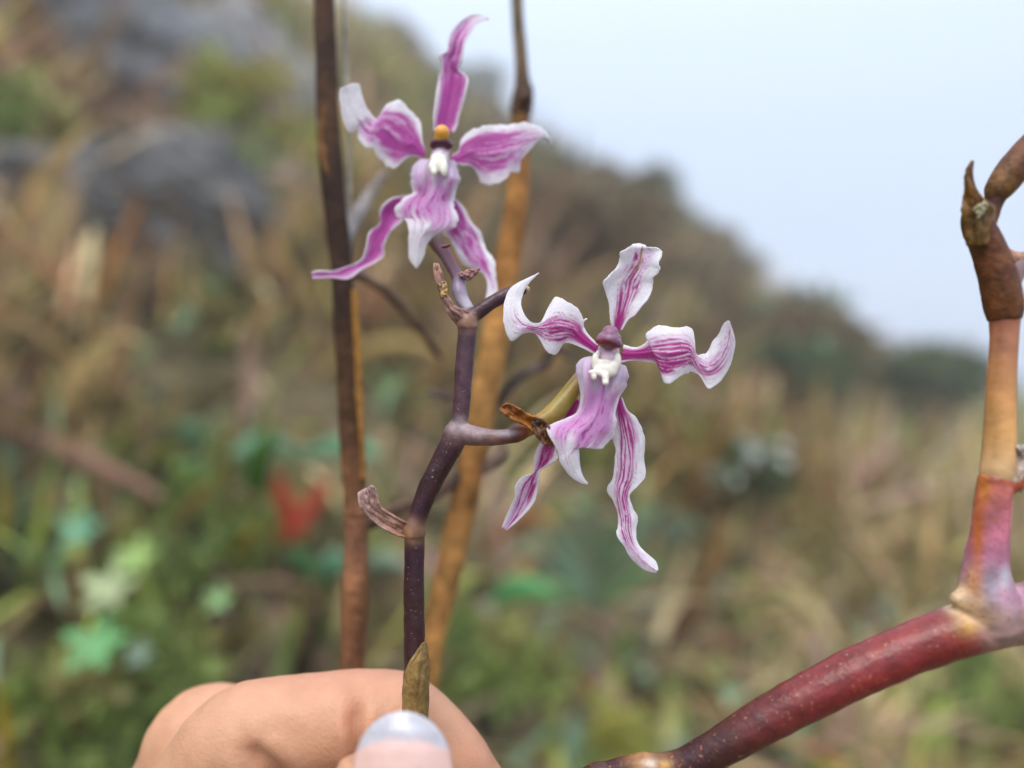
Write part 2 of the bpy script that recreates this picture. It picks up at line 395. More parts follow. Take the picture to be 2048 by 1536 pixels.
shrub('green', 'low_bush', 'green low bush below the red forked leaf', 420, 1230, .40)
shrub('yellow', 'low_bush', 'yellow-green low bush between fingertip and red branch', 1215, 1580, .22)
shrub('green', 'low_bush', 'light green bush beneath the right end of the red branch', 1960, 1540, .5)
shrub('dark', 'low_bush', 'small dark bush beneath the white frosted leaves', 1490, 1050, .30)

# ------------------------------------------------------------------ leaves and blades of the background
def leaf_strip(c, wid, across=None, cup=.15, nv=5):
    """c (n,3) midline, wid (n,) full width; returns V,F"""
    t = np.gradient(c, axis=0); t /= np.linalg.norm(t, axis=1)[:, None] + 1e-9
    vd = c - np.array([0, 0, CZ]) if across is None else None
    view = np.array([0, 1., 0])
    s = np.cross(t, view); s /= np.linalg.norm(s, axis=1)[:, None] + 1e-9
    nrm = np.cross(s, t)
    v = np.linspace(-1, 1, nv)
    V = c[:, None, :] + s[:, None, :] * (wid[:, None, None] * .5 * v[None, :, None]) + nrm[:, None, :] * (wid[:, None, None] * cup * (v ** 2)[None, :, None])
    return V.reshape(-1, 3), grid_faces(len(c), nv)
def wprof(n, tip=.04, base=.25, peak=.4):
    t = np.linspace(0, 1, n)
    return np.where(t < peak, base + (1 - base) * np.sin(t / peak * 1.5708), tip + (1 - tip) * np.cos((t - peak) / (1 - peak) * 1.5708) ** .8)
def mid(pts, D0, k, n=22):
    q = cat(pts, n); D = D0 * (1 + (k - 1) * np.linspace(0, 1, n)); return P(q[:, 0], q[:, 1], D), D
def blade(label, pts, wpx, col, k=.9, name='grass_blade', category='leaf', mat='dryleaf', col2=None, group=None):
    p0, D0 = hit(*pts[0])
    c, D = mid(pts, D0 + .004, k * .90); n = len(c)
    wd = wprof(n) * wpx * D / FPX
    V, F = leaf_strip(c, wd)
    t = np.repeat(np.linspace(0, 1, n), 5)[:, None]
    cc = np.array(col) * (1 - t) + np.array(col2 if col2 is not None else col) * t
    o = link(name, new_mesh(name, V - c[0], F, cc), None, M[mat], c[0]); m = o.modifiers.new('thickness', 'SOLIDIFY'); m.thickness = .0008
    return tag(o, label, category, group)
def plant(name, label, category, root, leaves, stemcol=(.12, .14, .05)):
    """leaves: (points px from stalk end to tip, width px, colour, k depth factor[, 'star'])"""
    p0, D0 = hit(*root)
    o = thing(name, label, category, p0)
    for lf in leaves:
        pts, wpx, col, k = lf[:4]
        D1 = D0 * k * .90
        a = P(*pts[0], D1)
        st = cat([p0 - np.array([0, 0, .005]), p0 * .55 + a * .45 + np.array([0, .01, .02]), a], 10)
        V, F = tube_raw(st, np.linspace(.0022, .0012, 10) * D0 / .7, 6)
        if len(lf) < 5:
            part('stalk', V, F, M['wood'], o, np.tile(stemcol, (len(V), 1)))
            c, D = mid(pts, D1, .96); V, F = leaf_strip(c, wprof(len(c), peak=.45) * wpx * D / FPX, cup=.12)
            part('leaf', V, F, M['leaf'], o, np.tile(col, (len(V), 1)) * (.9 + .2 * vn(V[:, 0] * 60, V[:, 2] * 60))[:, None], solid=.0006)
        else:                               # five-lobed leaf facing up and out
            part('stalk', V, F, M['wood'], o, np.tile(stemcol, (len(V), 1)))
            r = wpx * D1 / FPX; nth = 40; th = np.linspace(0, 2 * math.pi, nth, endpoint=False)
            rad = r * (.70 + .30 * np.cos(5 * (th - math.pi / 2))) * (1 - .12 * np.cos(th + .8))
            rr = np.linspace(.04, 1, 7)
            tilt = lf[4]
            ux, uy = np.array([1, 0, 0.]), np.array([0, math.sin(tilt), math.cos(tilt)]); nz = np.cross(ux, uy)
            loc = rr[:, None] * rad[None, :]
            V = a + loc[..., None] * (np.cos(th)[None, :, None] * ux + np.sin(th)[None, :, None] * uy) + (r * .14 * (rr ** 2)[:, None] * (1 + .8 * np.cos(5 * (th - 1.57)))[None, :])[..., None] * nz
            V = V.reshape(-1, 3)
            part('leaf', V, grid_faces(7, nth, True), M['leaf'], o, np.tile(col, (len(V), 1)), solid=.0006)
    return o
blade('pinkish dry blade arching over against the grey rocks', [(705, 570), (670, 440), (600, 372), (540, 348), (480, 355), (420, 390), (350, 450)], 24, (.42, .28, .20))
blade('pale yellow drooping blade just under the arching pinkish one', [(665, 500), (625, 420), (560, 380), (490, 372)], 30, (.50, .46, .22))
blade('orange dry leaf lying level behind the tip of the low left sepal', [(735, 545), (690, 528), (620, 535), (540, 555), (480, 575), (430, 595)], 34, (.44, .24, .06), .96)
blade('straw coloured blade lying level between dark stalk and orchid stem', [(620, 760), (690, 712), (770, 690), (840, 690), (890, 715)], 28, (.52, .37, .14), .95)
blade('long pinkish brown dry leaf slanting down at the left', [(-70, 835), (0, 862), (120, 900), (230, 948), (345, 1005)], 44, (.34, .19, .14), .92)
blade('upright yellow-green blade beside the wide green one', [(435, 1090), (438, 1000), (445, 920), (462, 850)], 34, (.34, .30, .04), .9, mat='leaf')
blade('wide bright green blade left of the red forked leaf', [(500, 1080), (508, 980), (525, 900), (550, 850)], 50, (.13, .32, .04), .9, mat='leaf')
blade('mustard yellow leaf slanting below the green blades', [(445, 1185), (470, 1125), (495, 1080), (515, 1050)], 30, (.52, .36, .03), .93)
blade('golden yellow blade rising at the left edge above the pale star leaves', [(-14, 1130), (2, 1060), (6, 990), (-4, 920)], 28, (.58, .42, .05), .9)
blade('golden yellow blade rising at the left beside the dark round bush', [(5, 1600), (12, 1500), (4, 1420), (-8, 1360)], 30, (.60, .45, .04), .9)
blade('thin straw blade leaning right over brown soil at the left', [(-20, 1300), (20, 1255), (60, 1215), (95, 1180)], 22, (.48, .36, .18), .95)
blade('tan blade curving low above the knuckles', [(200, 1340), (250, 1372), (310, 1420), (345, 1480)], 26, (.42, .26, .10), .96)
blade('orange brown curled leaf behind the low left sepal of the front flower', [(960, 1110), (1010, 1060), (1070, 1035), (1120, 1075)], 38, (.44, .20, .08), .96)
blade('tall dry tan leaf standing below the white frosted leaves', [(1330, 1310), (1385, 1230), (1425, 1130), (1452, 1020)], 54, (.24, .13, .10), .9, col2=(.60, .40, .17))
blade('straw blade arching over the middle of the red branch', [(1430, 1260), (1490, 1195), (1560, 1180), (1630, 1225), (1690, 1310)], 34, (.46, .37, .18), .93)
blade('pale pink dry leaf lying above the red branch', [(1390, 1330), (1430, 1300), (1480, 1275), (1530, 1262)], 40, (.52, .34, .26), .96)
blade('pale pinkish dead leaf beneath the middle of the red branch', [(1640, 1500), (1680, 1470), (1720, 1440), (1750, 1430)], 44, (.60, .42, .32), .96)
blade('upright straw blade near the rosette beside the orange stalk', [(1085, 1450), (1092, 1380), (1100, 1310), (1108, 1240)], 34, (.46, .40, .20), .92)
blade('slanting straw blade low between fingertip and rosette', [(900, 1330), (960, 1260), (1030, 1220), (1100, 1205)], 26, (.46, .36, .17), .95)
blade('dusty mauve dry stem leaf behind the dark stalk base', [(640, 1330), (632, 1260), (612, 1200), (585, 1150)], 34, (.22, .13, .12), .95)
blade('tan dry leaf hanging down the face of the pale rock slab', [(262, 175), (255, 110), (235, 40), (215, -30)], 52, (.42, .32, .20), .97)
blade('rust coloured dry frond bent over the brown grey stone', [(385, 345), (375, 300), (340, 235), (290, 205)], 44, (.36, .22, .13), .95)
blade('thin brown blade crossing the green leaves below the red leaf', [(330, 1215), (420, 1180), (520, 1165), (620, 1175)], 22, (.33, .22, .14), .97)
plant('red_leaf_plant', 'forked bright red leaf pair beside the dark dry stalk', 'leaf', (575, 1130), [
    ([(585, 1085), (578, 1030), (562, 985), (552, 940)], 38, (.62, .085, .05), .9), ([(590, 1085), (612, 1030), (638, 992), (664, 952)], 38, (.60, .11, .07), .9),
    ([(580, 1100), (562, 1075), (545, 1050)], 34, (.52, .22, .07), .9)], (.3, .08, .04))
plant('lobed_leaf_plant', 'low plant with pale green star-shaped leaves left of the hand', 'plant', (190, 1420), [
    ([(195, 1295)], 66, (.20, .50, .19), .88, .75), ([(222, 1180)], 58, (.46, .54, .30), .90, .7), ([(275, 1118)], 46, (.32, .48, .14), .92, .7), ([(162, 1062)], 44, (.17, .40, .24), .93, .6),
    ([(440, 1200)], 32, (.30, .50, .20), .97, .6), ([(280, 1310)], 30, (.30, .40, .30), .9, .7)])
plant('teal_leaf_plant', 'long level blue-green leaves crossing behind the dark dry stalk', 'plant', (560, 1010), [
    ([(600, 915), (670, 895), (720, 898), (765, 912)], 42, (.18, .44, .25), .93), ([(600, 915), (550, 890), (500, 892), (455, 915)], 40, (.20, .40, .24), .93),
    ([(400, 900), (380, 870), (350, 850)], 60, (.22, .40, .22), .9), ([(350, 960), (390, 945), (440, 960)], 55, (.18, .38, .15), .93)])
plant('broad_leaf_plant', 'small plant with blue-green leaves at the foot of the dark stalk', 'plant', (640, 1230), [
    ([(640, 1150), (670, 1130), (700, 1130)], 60, (.14, .34, .20), .93), ([(640, 1160), (600, 1120), (560, 1100)], 40, (.12, .30, .12), .93), ([(730, 1130), (770, 1120), (820, 1135)], 40, (.26, .36, .26), .94)])
lv = []
for (x, y, wd) in [(1075, 1040, 40), (1120, 1010, 44), (1175, 1000, 46), (1235, 1030, 42), (1300, 1075, 44), (1345, 1120, 38), (1050, 1100, 38), (1030, 1160, 36), (1330, 1010, 34), (1280, 990, 34)]:
    lv.append(([(1195, 1215), (1195 + (x - 1195) * .45, 1215 + (y - 1215) * .55), (x, y)], wd, (.15 + .08 * random.random(), .25 + .08 * random.random(), .13 + .07 * random.random()), .92))
plant('leaf_rosette', 'rosette of long grey-green strap leaves below the front flower', 'plant', (1195, 1250), lv)
plant('glossy_leaf_plant', 'wide glossy green leaf right of the orange stalk', 'plant', (1030, 1260), [
    ([(985, 1215), (1040, 1180), (1125, 1195)], 62, (.12, .38, .13), .93), ([(1240, 1330), (1250, 1290), (1252, 1250)], 40, (.28, .40, .12), .95)])
lv = []; r_ = random.Random(9)
for k in range(26):
    cx_, cy_, sp_ = [(1495, 912, 42), (1452, 965, 30), (1525, 905, 26)][k % 3]
    x, y = r_.gauss(cx_, sp_ * .6), r_.gauss(cy_, sp_ * .45); a = r_.uniform(-.5, 3.6); l = r_.uniform(24, 40)
    f = r_.uniform(.6, 1.1)
    lv.append(([(x, y), (x + l * .5 * math.cos(a), y - l * .5 * math.sin(a) - 4), (x + l * math.cos(a), y - l * math.sin(a))], r_.uniform(14, 24), (.78 * f, .84 * f, .78 * f) if k % 4 else (.25, .42, .18), .86 + r_.uniform(-.02, .02)))
plant('frosted_leaf_plant', 'plant with frosted white-green leaves standing over a dark gap', 'plant', (1490, 1040), lv, (.1, .12, .06))
lv = [([(x, y + 8), (x + 14, y - 4), (x + 34, y - 8)], 30, (.34, .45, .36), .93) for (x, y) in [(1330, 1045), (1345, 1075), (1320, 1090), (1370, 1060)]]
plant('pale_leaf_plant', 'few small pale green leaves beside the tall dry tan leaf', 'plant', (1350, 1130), lv)
lv = [([(x, y + 12), (x + 20, y - 6), (x + 46, y + 4)], 40, (.16, .30, .16), .93) for (x, y) in [(1560, 710), (1620, 700), (1650, 735), (1590, 745), (1540, 740)]]
plant('green_leaf_plant', 'cluster of broad green leaves right of the flower petal tip', 'plant', (1600, 770), lv)

# ------------------------------------------------------------------ stems near the camera
def tube(name, pts, rad, cols, mat, parent, n=60, ns=20, D=None, lump=.05, seed=1, label=None, flat=1.0):
    """pts (px,py,D); rad px at that depth; cols per point"""
    p = cat(np.array(pts, float), n); r = cat(np.array(rad, float)[:, None], n)[:, 0]; c = cat(np.array(cols, float), n)
    p3 = P(p[:, 0], p[:, 1], p[:, 2]); rm = np.maximum(r, .5) * p[:, 2] / FPX
    a = np.linspace(0, 2 * math.pi, ns, endpoint=False)
    u = np.linspace(0, 1, n)
    R = rm[:, None] * (1 + lump * 2 * (fbm(u[:, None] * n / 6, np.cos(a)[None, :] * 2 + 5, seed) - .5) + lump * (vn(u[:, None] * 3 + 0 * a, np.sin(a)[None, :] * 4 + 9 + 0 * u[:, None], seed + 1) - .5))
    for i, f in ((0, .0), (n - 1, .0)): R[i] *= .02
    R[1] *= .75; R[n - 2] *= .75
    p3[0] = p3[1]; p3[-1] = p3[-2]
    p3[0] += (p3[1] - p3[2]) * .25; p3[-1] += (p3[-2] - p3[-3]) * .25
    V, F = tube_raw(p3, R, ns)
    cc = np.repeat(np.clip(c, 0.003, 1), ns, 0) * (.8 + .4 * vn(np.repeat(u, ns) * 6, np.tile(np.cos(a) * 3 + 4, n), seed + 5))[:, None]
    return part(name, V, F, M[mat], parent, cc, label=label)

def petal(name, rows, base, dz, parent, color, cup=.4, ripple=.4, seed=1, conv=None, nu=110, nv=44, mat='petal', solid=.00022, label=None, fold=None, crumple=0.0):
    """rows: (Lx,Ly,Rx,Ry) from base to tip; dz: [(u, mm)]"""
    R = np.array(rows, float)
    if conv:
        x0, y0, s = conv; R[:, [0, 2]] = x0 + R[:, [0, 2]] / s; R[:, [1, 3]] = y0 + R[:, [1, 3]] / s
    # arc-length-like parameter so that rows are evenly dense
    q = cat(R, nu)
    L, Rr = q[:, :2], q[:, 2:]
    u = np.linspace(0, 1, nu); v = np.linspace(0, 1, nv); w = 2 * v - 1
    jag = 1 + .075 * (fbm(u[:, None] * 26, np.sign(w)[None, :] * 3 + 7, seed) - .5) * 2 * (np.abs(w) ** 6)[None, :]
    wm = w[None, :] * jag
    mx_ = (L + Rr) / 2; hf = (Rr - L) / 2
    p = mx_[:, None, :] + hf[:, None, :] * wm[..., None]
    U = u[:, None] + 0 * w[None, :]; Wv = w[None, :] + 0 * U
    dd = np.interp(u, [a for a, _ in dz], [b for _, b in dz])
    ker = np.hanning(15); ker /= ker.sum(); dd = np.convolve(np.pad(dd, 7, mode='edge'), ker, 'valid')
    hw = np.hypot(hf[:, 0], hf[:, 1]); hwn = hw / hw.max()
    depth = dd[:, None] + cup * hwn[:, None] * (Wv ** 2) - .25 * cup * hwn[:, None] * np.exp(-(Wv / .12) ** 2)
    depth = depth + ripple * hwn[:, None] * np.abs(Wv) ** 2.2 * np.sin(U * 17 + np.where(Wv > 0, 1.3, 3.9) + seed * 1.7) + .10 * (fbm(U * 9, Wv * 4 + 8, seed + 2) - .5)
    if crumple: depth = depth + crumple * (fbm(U * 7, Wv * 3 + 8, seed + 40) - .5) + crumple * .5 * np.abs(vn(U * 14, Wv * 6 + 9, seed + 41) - .5)
    if fold is not None: depth = depth + fold(U, Wv)
    V = P(p[..., 0], p[..., 1], base + depth * .001).reshape(-1, 3)
    # veins follow a calmer shape than the ragged margin
    def sm(a, k=33):
        h = np.hanning(k + 2)[1:-1]; h /= h.sum(); return np.convolve(np.pad(a, k // 2, mode='edge'), h, 'valid')
    ms = np.stack([sm(mx_[:, 0]), sm(mx_[:, 1])], 1); hs = sm(hw)
    dirn = np.stack([sm(hf[:, 0]), sm(hf[:, 1])], 1); dirn /= np.linalg.norm(dirn, axis=1)[:, None] + 1e-9
    Wc = np.einsum('uvk,uk->uv', p - ms[:, None, :], dirn) / hs[:, None]
    Wc = np.where(U < .12, Wc * U / .12 + Wv * (1 - U / .12), Wc)
    c = color(U, Wc, seed, Wv)
    return part(name, V, grid_faces(nu, nv), M[mat], parent, c.reshape(-1, 3), solid=solid, label=label)

WHT, LIL, PNK, MAG, DEEP = map(np.array, [(.93, .90, .95), (.82, .62, .84), (.74, .36, .68), (.50, .006, .28), (.33, .003, .15)])
def mixc(a, b, m): return a * (1 - m[..., None]) + b * m[..., None]
def veins(U, Wv, s, K, w0, u1, base_fill, th=.2, dash=.35, off=0.0, We=None):
    n1 = fbm(U * 5, Wv * 2.4 + 3, s); n2 = fbm(U * 16, Wv * 9 + 3, s + 21)
    W2 = Wv - off * np.clip(U * 1.6, 0, 1)
    aw = np.abs(W2)
    st = W2 * K + (n1 - .5) * 1.5 + (n2 - .5) * .55 + .5
    ki = np.round(st); d = np.abs(st - ki)
    rk = hsh(ki + 50, ki * 0 + s, 3); rk2 = hsh(ki + 50, ki * 0 + s, 8)      # every vein its own length and weight
    tk = th * (.55 + .9 * rk2) * (1.35 - .9 * U) * (.5 + 1.0 * vn(U * 8, ki * 3.1 + 7, s + 3))
    ln = 1 - sst(tk * .5, tk * 1.2 + .03, d)
    ext = u1 * (.55 + .55 * rk) * (1.05 - .45 * aw)
    br = sst(dash - .10, dash + .10, fbm(U * 15, ki * 3.7 + 5, s + 9, 2) + .45 * (1 - U / np.maximum(ext, .1)))
    ln = ln * br * (1 - sst(ext - .08, ext + .06, U))
    st2 = W2 * K * 2.1 + (n1 - .5) * 3 + (n2 - .5) * 1.2; d2 = np.abs(st2 - np.round(st2))   # fine side veins
    ln2 = (1 - sst(.05, .20, d2)) * sst(.54, .66, fbm(U * 13, np.round(st2) * 2.7 + 5, s + 13, 2)) * (1 - sst(u1 - .05, u1 + .15, U)) * .75
    cr = (1 - sst(.03, .10, np.abs(((U * 11 + ki * .37 + 1.2 * n1) % 1) - .5))) * sst(.58, .66, vn(U * 9, Wv * 5 + 11, s + 4)) * .6
    env = 1 - sst(w0 - .25, w0 + .22, aw + .7 * (fbm(U * 6, Wv * 3 + 2, s + 6) - .5))
    env2 = 1 - sst(w0 + .0, w0 + .30, aw + .5 * (n1 - .5))
    fl = 1 - sst(base_fill * .55, base_fill * 1.35, U + .25 * base_fill * aw + .7 * base_fill * (n2 - .5))
    fl = fl * (1 - sst(.45, .85, np.abs(We)))
    mar = 1 - sst(.80, .97, np.abs(We)); env = env * mar; env2 = env2 * mar
    envU = env * (1 - sst(u1 * .75, u1 * 1.1, U))
    m = np.maximum.reduce([ln * env, ln2 * env2, cr * envU, fl])
    return np.clip(m, 0, 1), envU, fl
def petal_col(K=4, w0=.75, u1=.75, base_fill=.16, th=.22, dash=.35, wash=.35, pale=LIL, ink=MAG, extra=None, edge=WHT, off=0.0):
    def f(U, Wv, s, We):
        m, env, fl = veins(U, Wv, s, K, w0, u1, base_fill, th, dash, off, We)
        c = mixc(np.broadcast_to(edge, U.shape + (3,)).copy(), np.broadcast_to(pale, U.shape + (3,)), np.clip(env * wash * (.6 + 1.2 * fbm(U * 9, Wv * 5 + 6, s + 31)), 0, 1))
        ic = mixc(np.broadcast_to(ink, U.shape + (3,)), np.broadcast_to(DEEP, U.shape + (3,)), .35 * vn(U * 5, Wv * 4 + 3, s))
        c = mixc(c, ic, m * .95)
        if extra: c = extra(c, U, Wv, s)
        return c
    return f

def merged(name, tubes, voxel, mat, parent, paint=(), smooth=3, label=None, blobs=(), seed=3):
    """several tubes grown into one surface; colour from the nearest tube, then pigment patches (px, py, rx, ry, colour)"""
    Vs, Fs, o, C, CC, CR = [], [], 0, [], [], []
    for (pts, rad, cols) in tubes:
        n = 60
        p = cat(np.array(pts, float), n); r = cat(np.array(rad, float)[:, None], n)[:, 0]; c = cat(np.array(cols, float), n)
        p3 = P(p[:, 0], p[:, 1], p[:, 2]); rm = np.maximum(r, .5) * p[:, 2] / FPX
        C.append(p3.copy()); CC.append(c); CR.append(rm.copy())
        a = p3[0] - p3[1]; b = p3[-1] - p3[-2]; a /= np.linalg.norm(a); b /= np.linalg.norm(b)
        p3 = np.vstack([p3[0] + a * rm[0] * .6, p3[0] + a * rm[0] * .4, p3, p3[-1] + b * rm[-1] * .4, p3[-1] + b * rm[-1] * .6])
        rm = np.concatenate([[rm[0] * .02, rm[0] * .8], rm, [rm[-1] * .8, rm[-1] * .02]])
        V, F = tube_raw(p3, rm, 24); Vs.append(V); Fs.append(F + o); o += len(V)
    C = np.vstack(C); CC = np.vstack(CC); CR = np.concatenate(CR)
    def colf(co):
        out = np.zeros((len(co), 3))
        for k in range(0, len(co), 8000):
            q = co[k:k + 8000]; d = np.sqrt(((q[:, None, :] - C[None]) ** 2).sum(-1)) / CR[None]
            w = np.exp(-np.minimum((d - d.min(1, keepdims=True)) * 9, 60)); out[k:k + 8000] = (w @ CC) / w.sum(1, keepdims=True)
        x, y = px_of(co); nz = fbm(co[:, 0] * 500 + 90, co[:, 2] * 500 + co[:, 1] * 300 + 90, seed)
        for (a, b, rx, ry, c) in paint:
            m = np.exp(-(((x - a) / rx) ** 2 + ((y - b) / ry) ** 2) * (.6 + .8 * nz))[:, None]; out = out * (1 - m) + np.array(c)[None] * m
        return np.clip(out, .003, 1) * (.78 + .44 * nz)[:, None]
    def post(co, nr):
        return co + nr * ((fbm(co[:, 0] * 420 + 70, co[:, 2] * 420 + co[:, 1] * 250 + 70, seed + 5) - .5) * .00025)[:, None]
    return remesh(np.vstack(Vs), np.vstack(Fs), voxel, name, mat, parent, colf, smooth, label, post)

def px_of(co): return 1024 + co[:, 0] / co[:, 1] * FPX, 768 - (co[:, 2] - CZ) / co[:, 1] * FPX
def remesh(V, F, voxel, name, mat, parent, colf, smooth=4, label=None, post=None):
    me = new_mesh('tmp', V, F); t = bpy.data.objects.new('tmp', me); COL.objects.link(t)
    m = t.modifiers.new('r', 'REMESH'); m.mode = 'VOXEL'; m.voxel_size = voxel
    if smooth:
        s = t.modifiers.new('s', 'SMOOTH'); s.iterations = smooth; s.factor = .5
    dg = bpy.context.evaluated_depsgraph_get(); dg.update()
    r = bpy.data.meshes.new_from_object(t.evaluated_get(dg)); bpy.data.objects.remove(t)
    n = len(r.vertices); co = np.zeros(n * 3, np.float32); r.vertices.foreach_get('co', co); co = co.reshape(-1, 3).astype(float)
    if post is not None:
        nr = np.zeros(n * 3, np.float32); r.vertex_normals.foreach_get('vector', nr); co = post(co, nr.reshape(-1, 3))
    w0 = WO[parent.name] if parent else np.zeros(3)
    r.vertices.foreach_set('co', (co - w0).astype(np.float32).ravel()); r.update()
    r.polygons.foreach_set('use_smooth', np.ones(len(r.polygons), bool)); r.name = name
    set_col(r, colf(co)); r.materials.clear()
    o = link(name, r, parent, M[mat])
    if label: o['label'] = label
    return o

# ---------------- orchid spray held in the hand
gp, gD = np.array([-.025, .112, 0.]), 0
gp[2] = float(terrain(gp[0], gp[1])) 
spray = thing('orchid_spray', 'flowering orchid spray with dark purple zigzag stem pinched between finger and thumb', 'orchid', gp)
PUR, PUR2, PUR3, TANB = (.034, .008, .012), (.050, .014, .024), (.082, .034, .050), (.30, .15, .07)
DS = .1085
bz = (768 - (gp[2] - CZ) / DS * FPX * 1.0)
tube('stem_base', [(800, 768 - (gp[2] - CZ) * FPX / .112 + 30, .112), (800, 5200, .112), (818, 3000, .110), (828, 1900, .1085), (829, 1600, .1074), (829, 1530, .1072)], [26, 26, 24, 22, 20, 20], [PUR] * 6, 'stem', spray, n=120, ns=24, lump=.03)
NB = (.20, .10, .06)
merged('stem', [
    ([(829, 1560, .1072), (829, 1330, .1075), (828, 1190, .108), (829, 1085, .1082), (829, 1068, .1082), (829, 1052, .1082), (836, 1030, .1082), (856, 980, .1083), (884, 925, .1084), (905, 885, .1085), (910, 868, .1085), (916, 850, .1086)],
     [20, 21, 21, 20, 23, 23, 20, 21, 22.5, 24, 24, 18], [PUR, PUR, PUR, PUR2, NB, NB, PUR2, PUR, PUR, PUR2, (.15, .08, .08), PUR2]),
    ([(912, 872, .1087), (921, 830, .1087), (928, 740, .1088), (934, 668, .109), (935, 652, .109), (937, 638, .109)], [18, 17.5, 18, 18.5, 21, 20], [PUR3, PUR3, PUR3, PUR3, (.18, .09, .08), (.26, .13, .09)]),
    ([(934, 645, .109), (950, 630, .1092), (985, 605, .1096), (1020, 586, .1100), (1046, 578, .1104)], [15, 14.5, 14, 13.5, 11], [PUR3, PUR2, PUR2, PUR2, PUR]),
    ([(912, 862, .1085), (940, 870, .1084), (985, 876, .1083), (1018, 872, .1083), (1030, 868, .1083), (1048, 860, .1084)], [20, 21, 16.5, 15, 18, 17], [(.20, .12, .13), (.18, .10, .10), (.16, .08, .07), (.13, .04, .03), (.10, .02, .015), (.24, .07, .015)])],
    .00016, 'stem', spray, paint=[(925, 850, 26, 14, (.34, .25, .27)), (960, 866, 34, 10, (.32, .22, .23)), (1010, 866, 18, 7, (.42, .36, .40)), (815, 1066, 12, 14, (.36, .18, .10)), (940, 645, 20, 8, (.34, .17, .11))])
tube('bud_stub', [(1040, 580, .1104), (1052, 579, .1105), (1060, 578, .1106)], [6, 7, 5], [(.6, .45, .25)] * 3, 'fleshy', spray, n=12, seed=4, label='tiny cream bud stub at the cut tip of the stem')
bc = lambda a, b, sd=0: (lambda U, Wv, s, We: mixc(np.broadcast_to(np.array(a), U.shape + (3,)), np.broadcast_to(np.array(b), U.shape + (3,)), np.clip(U * .9 + .6 * (fbm(U * 6, Wv * 3 + 4, s) - .5), 0, 1)))
def bract(rows, base, dz, a, b, cup, seed, label=None, name='bract', ripple=.3, solid=.0003, parent=None, crumple=.9):
    return petal(name, rows, base, dz, parent or spray, bc(a, b), cup=cup, ripple=ripple, seed=seed, nu=46, nv=22, mat='bract', solid=solid, label=label, crumple=crumple)
# lower sheath above the thumb
bract([(804, 1500, 854, 1500), (805, 1440, 855, 1440), (807, 1380, 857, 1380), (809, 1345, 858, 1345), (818, 1322, 858, 1318), (834, 1302, 855, 1297), (846, 1286, 852, 1284)], .1050, [(0, 0), (.6, 0), (1, .5)], (.30, .19, .06), (.30, .20, .075), 1.7, 31, 'olive brown papery sheath around the stem above the thumb', 'sheath')
# left bract at the lower node
bract([(836, 1052, 828, 1074), (812, 1044, 804, 1074), (788, 1032, 778, 1064), (764, 1016, 752, 1046), (756, 1000, 730, 1028), (754, 984, 720, 1010), (746, 972, 716, 990), (738, 975, 722, 982)], .1072, [(0, .6), (.5, -.3), (.8, -1.2), (1, -.2)], (.40, .19, .11), (.55, .38, .37), -1.1, 32, 'pale pinkish dry bract jutting left from the lower node', crumple=1.4)
# node sheath and pedicel to the front flower
tube('pedicel', [(1042, 862, .1086), (1065, 852, .1088), (1095, 836, .1092), (1120, 812, .1098), (1150, 772, .1105), (1178, 735, .1105), (1205, 712, .110)], [16, 17, 19, 20, 17, 14, 12], [(.30, .13, .02), (.34, .17, .03), (.36, .24, .04), (.32, .24, .05), (.30, .20, .05), (.5, .35, .3), (.6, .45, .45)], 'fleshy', spray, seed=7, lump=.06, label='olive yellow flower stalk behind the front flower lip')
bract([(1066, 862, 1078, 836), (1045, 848, 1056, 828), (1022, 838, 1040, 818), (1005, 826, 1022, 808), (998, 818, 1010, 808)], .1065, [(0, .4), (.5, -.5), (1, -.3)], (.42, .15, .02), (.30, .10, .03), -1.0, 34, 'curled orange brown dry bract on the branch')
bract([(1072, 836, 1062, 846), (1084, 838, 1068, 862), (1098, 852, 1076, 876), (1102, 872, 1088, 888), (1106, 892, 1100, 892)], .1060, [(0, -.2), (.5, -.5), (1, .2)], (.10, .05, .03), (.22, .09, .03), -.9, 35, 'dark brown shrivelled bract tip beside the lip')
# upper node: bracts and pedicel of the rear flower
bract([(952, 640, 918, 652), (934, 622, 906, 640), (912, 612, 893, 622), (900, 598, 884, 600), (890, 575, 876, 575), (884, 548, 868, 545), (876, 528, 868, 526)], .1085, [(0, -.6), (.5, -.2), (1, .6)], (.24, .13, .12), (.50, .26, .20), .9, 36, 'reddish dry bract with torn tip at the upper node')
bract([(892, 590, 884, 594), (894, 574, 880, 578), (890, 562, 877, 566)], .1080, [(0, 0), (1, .2)], (.62, .40, .15), (.55, .33, .20), .5, 38, 'amber translucent patch of the upper bract')
tube('pedicel', [(942, 625, .1096), (926, 602, .1102), (918, 580, .1108), (917, 558, .1122), (903, 532, .1155), (888, 506, .1200), (872, 484, .1248), (862, 462, .1270), (862, 420, .1278), (876, 340, .1265)], [10, 13, 15, 13, 12, 13, 15, 15, 14, 14],
     [(.50, .46, .52), (.34, .29, .36), (.22, .17, .25), (.10, .05, .08), (.085, .03, .05), (.085, .03, .045), (.20, .08, .04), (.45, .24, .14), (.6, .4, .3), (.7, .55, .5)], 'fleshy', spray, seed=8, n=80, lump=.05)
bract([(916, 548, 926, 556), (936, 540, 938, 560), (960, 538, 950, 550)], .1105, [(0, 0), (1, .3)], (.40, .22, .22), (.36, .16, .15), .4, 39, 'pink thorn-like bract on the rear flower stalk')
tube('thorn', [(882, 494, .113), (892, 492, .1128), (904, 488, .1126)], [4, 4, 2], [(.18, .04, .04)] * 3, 'stem', spray, n=12, seed=8)

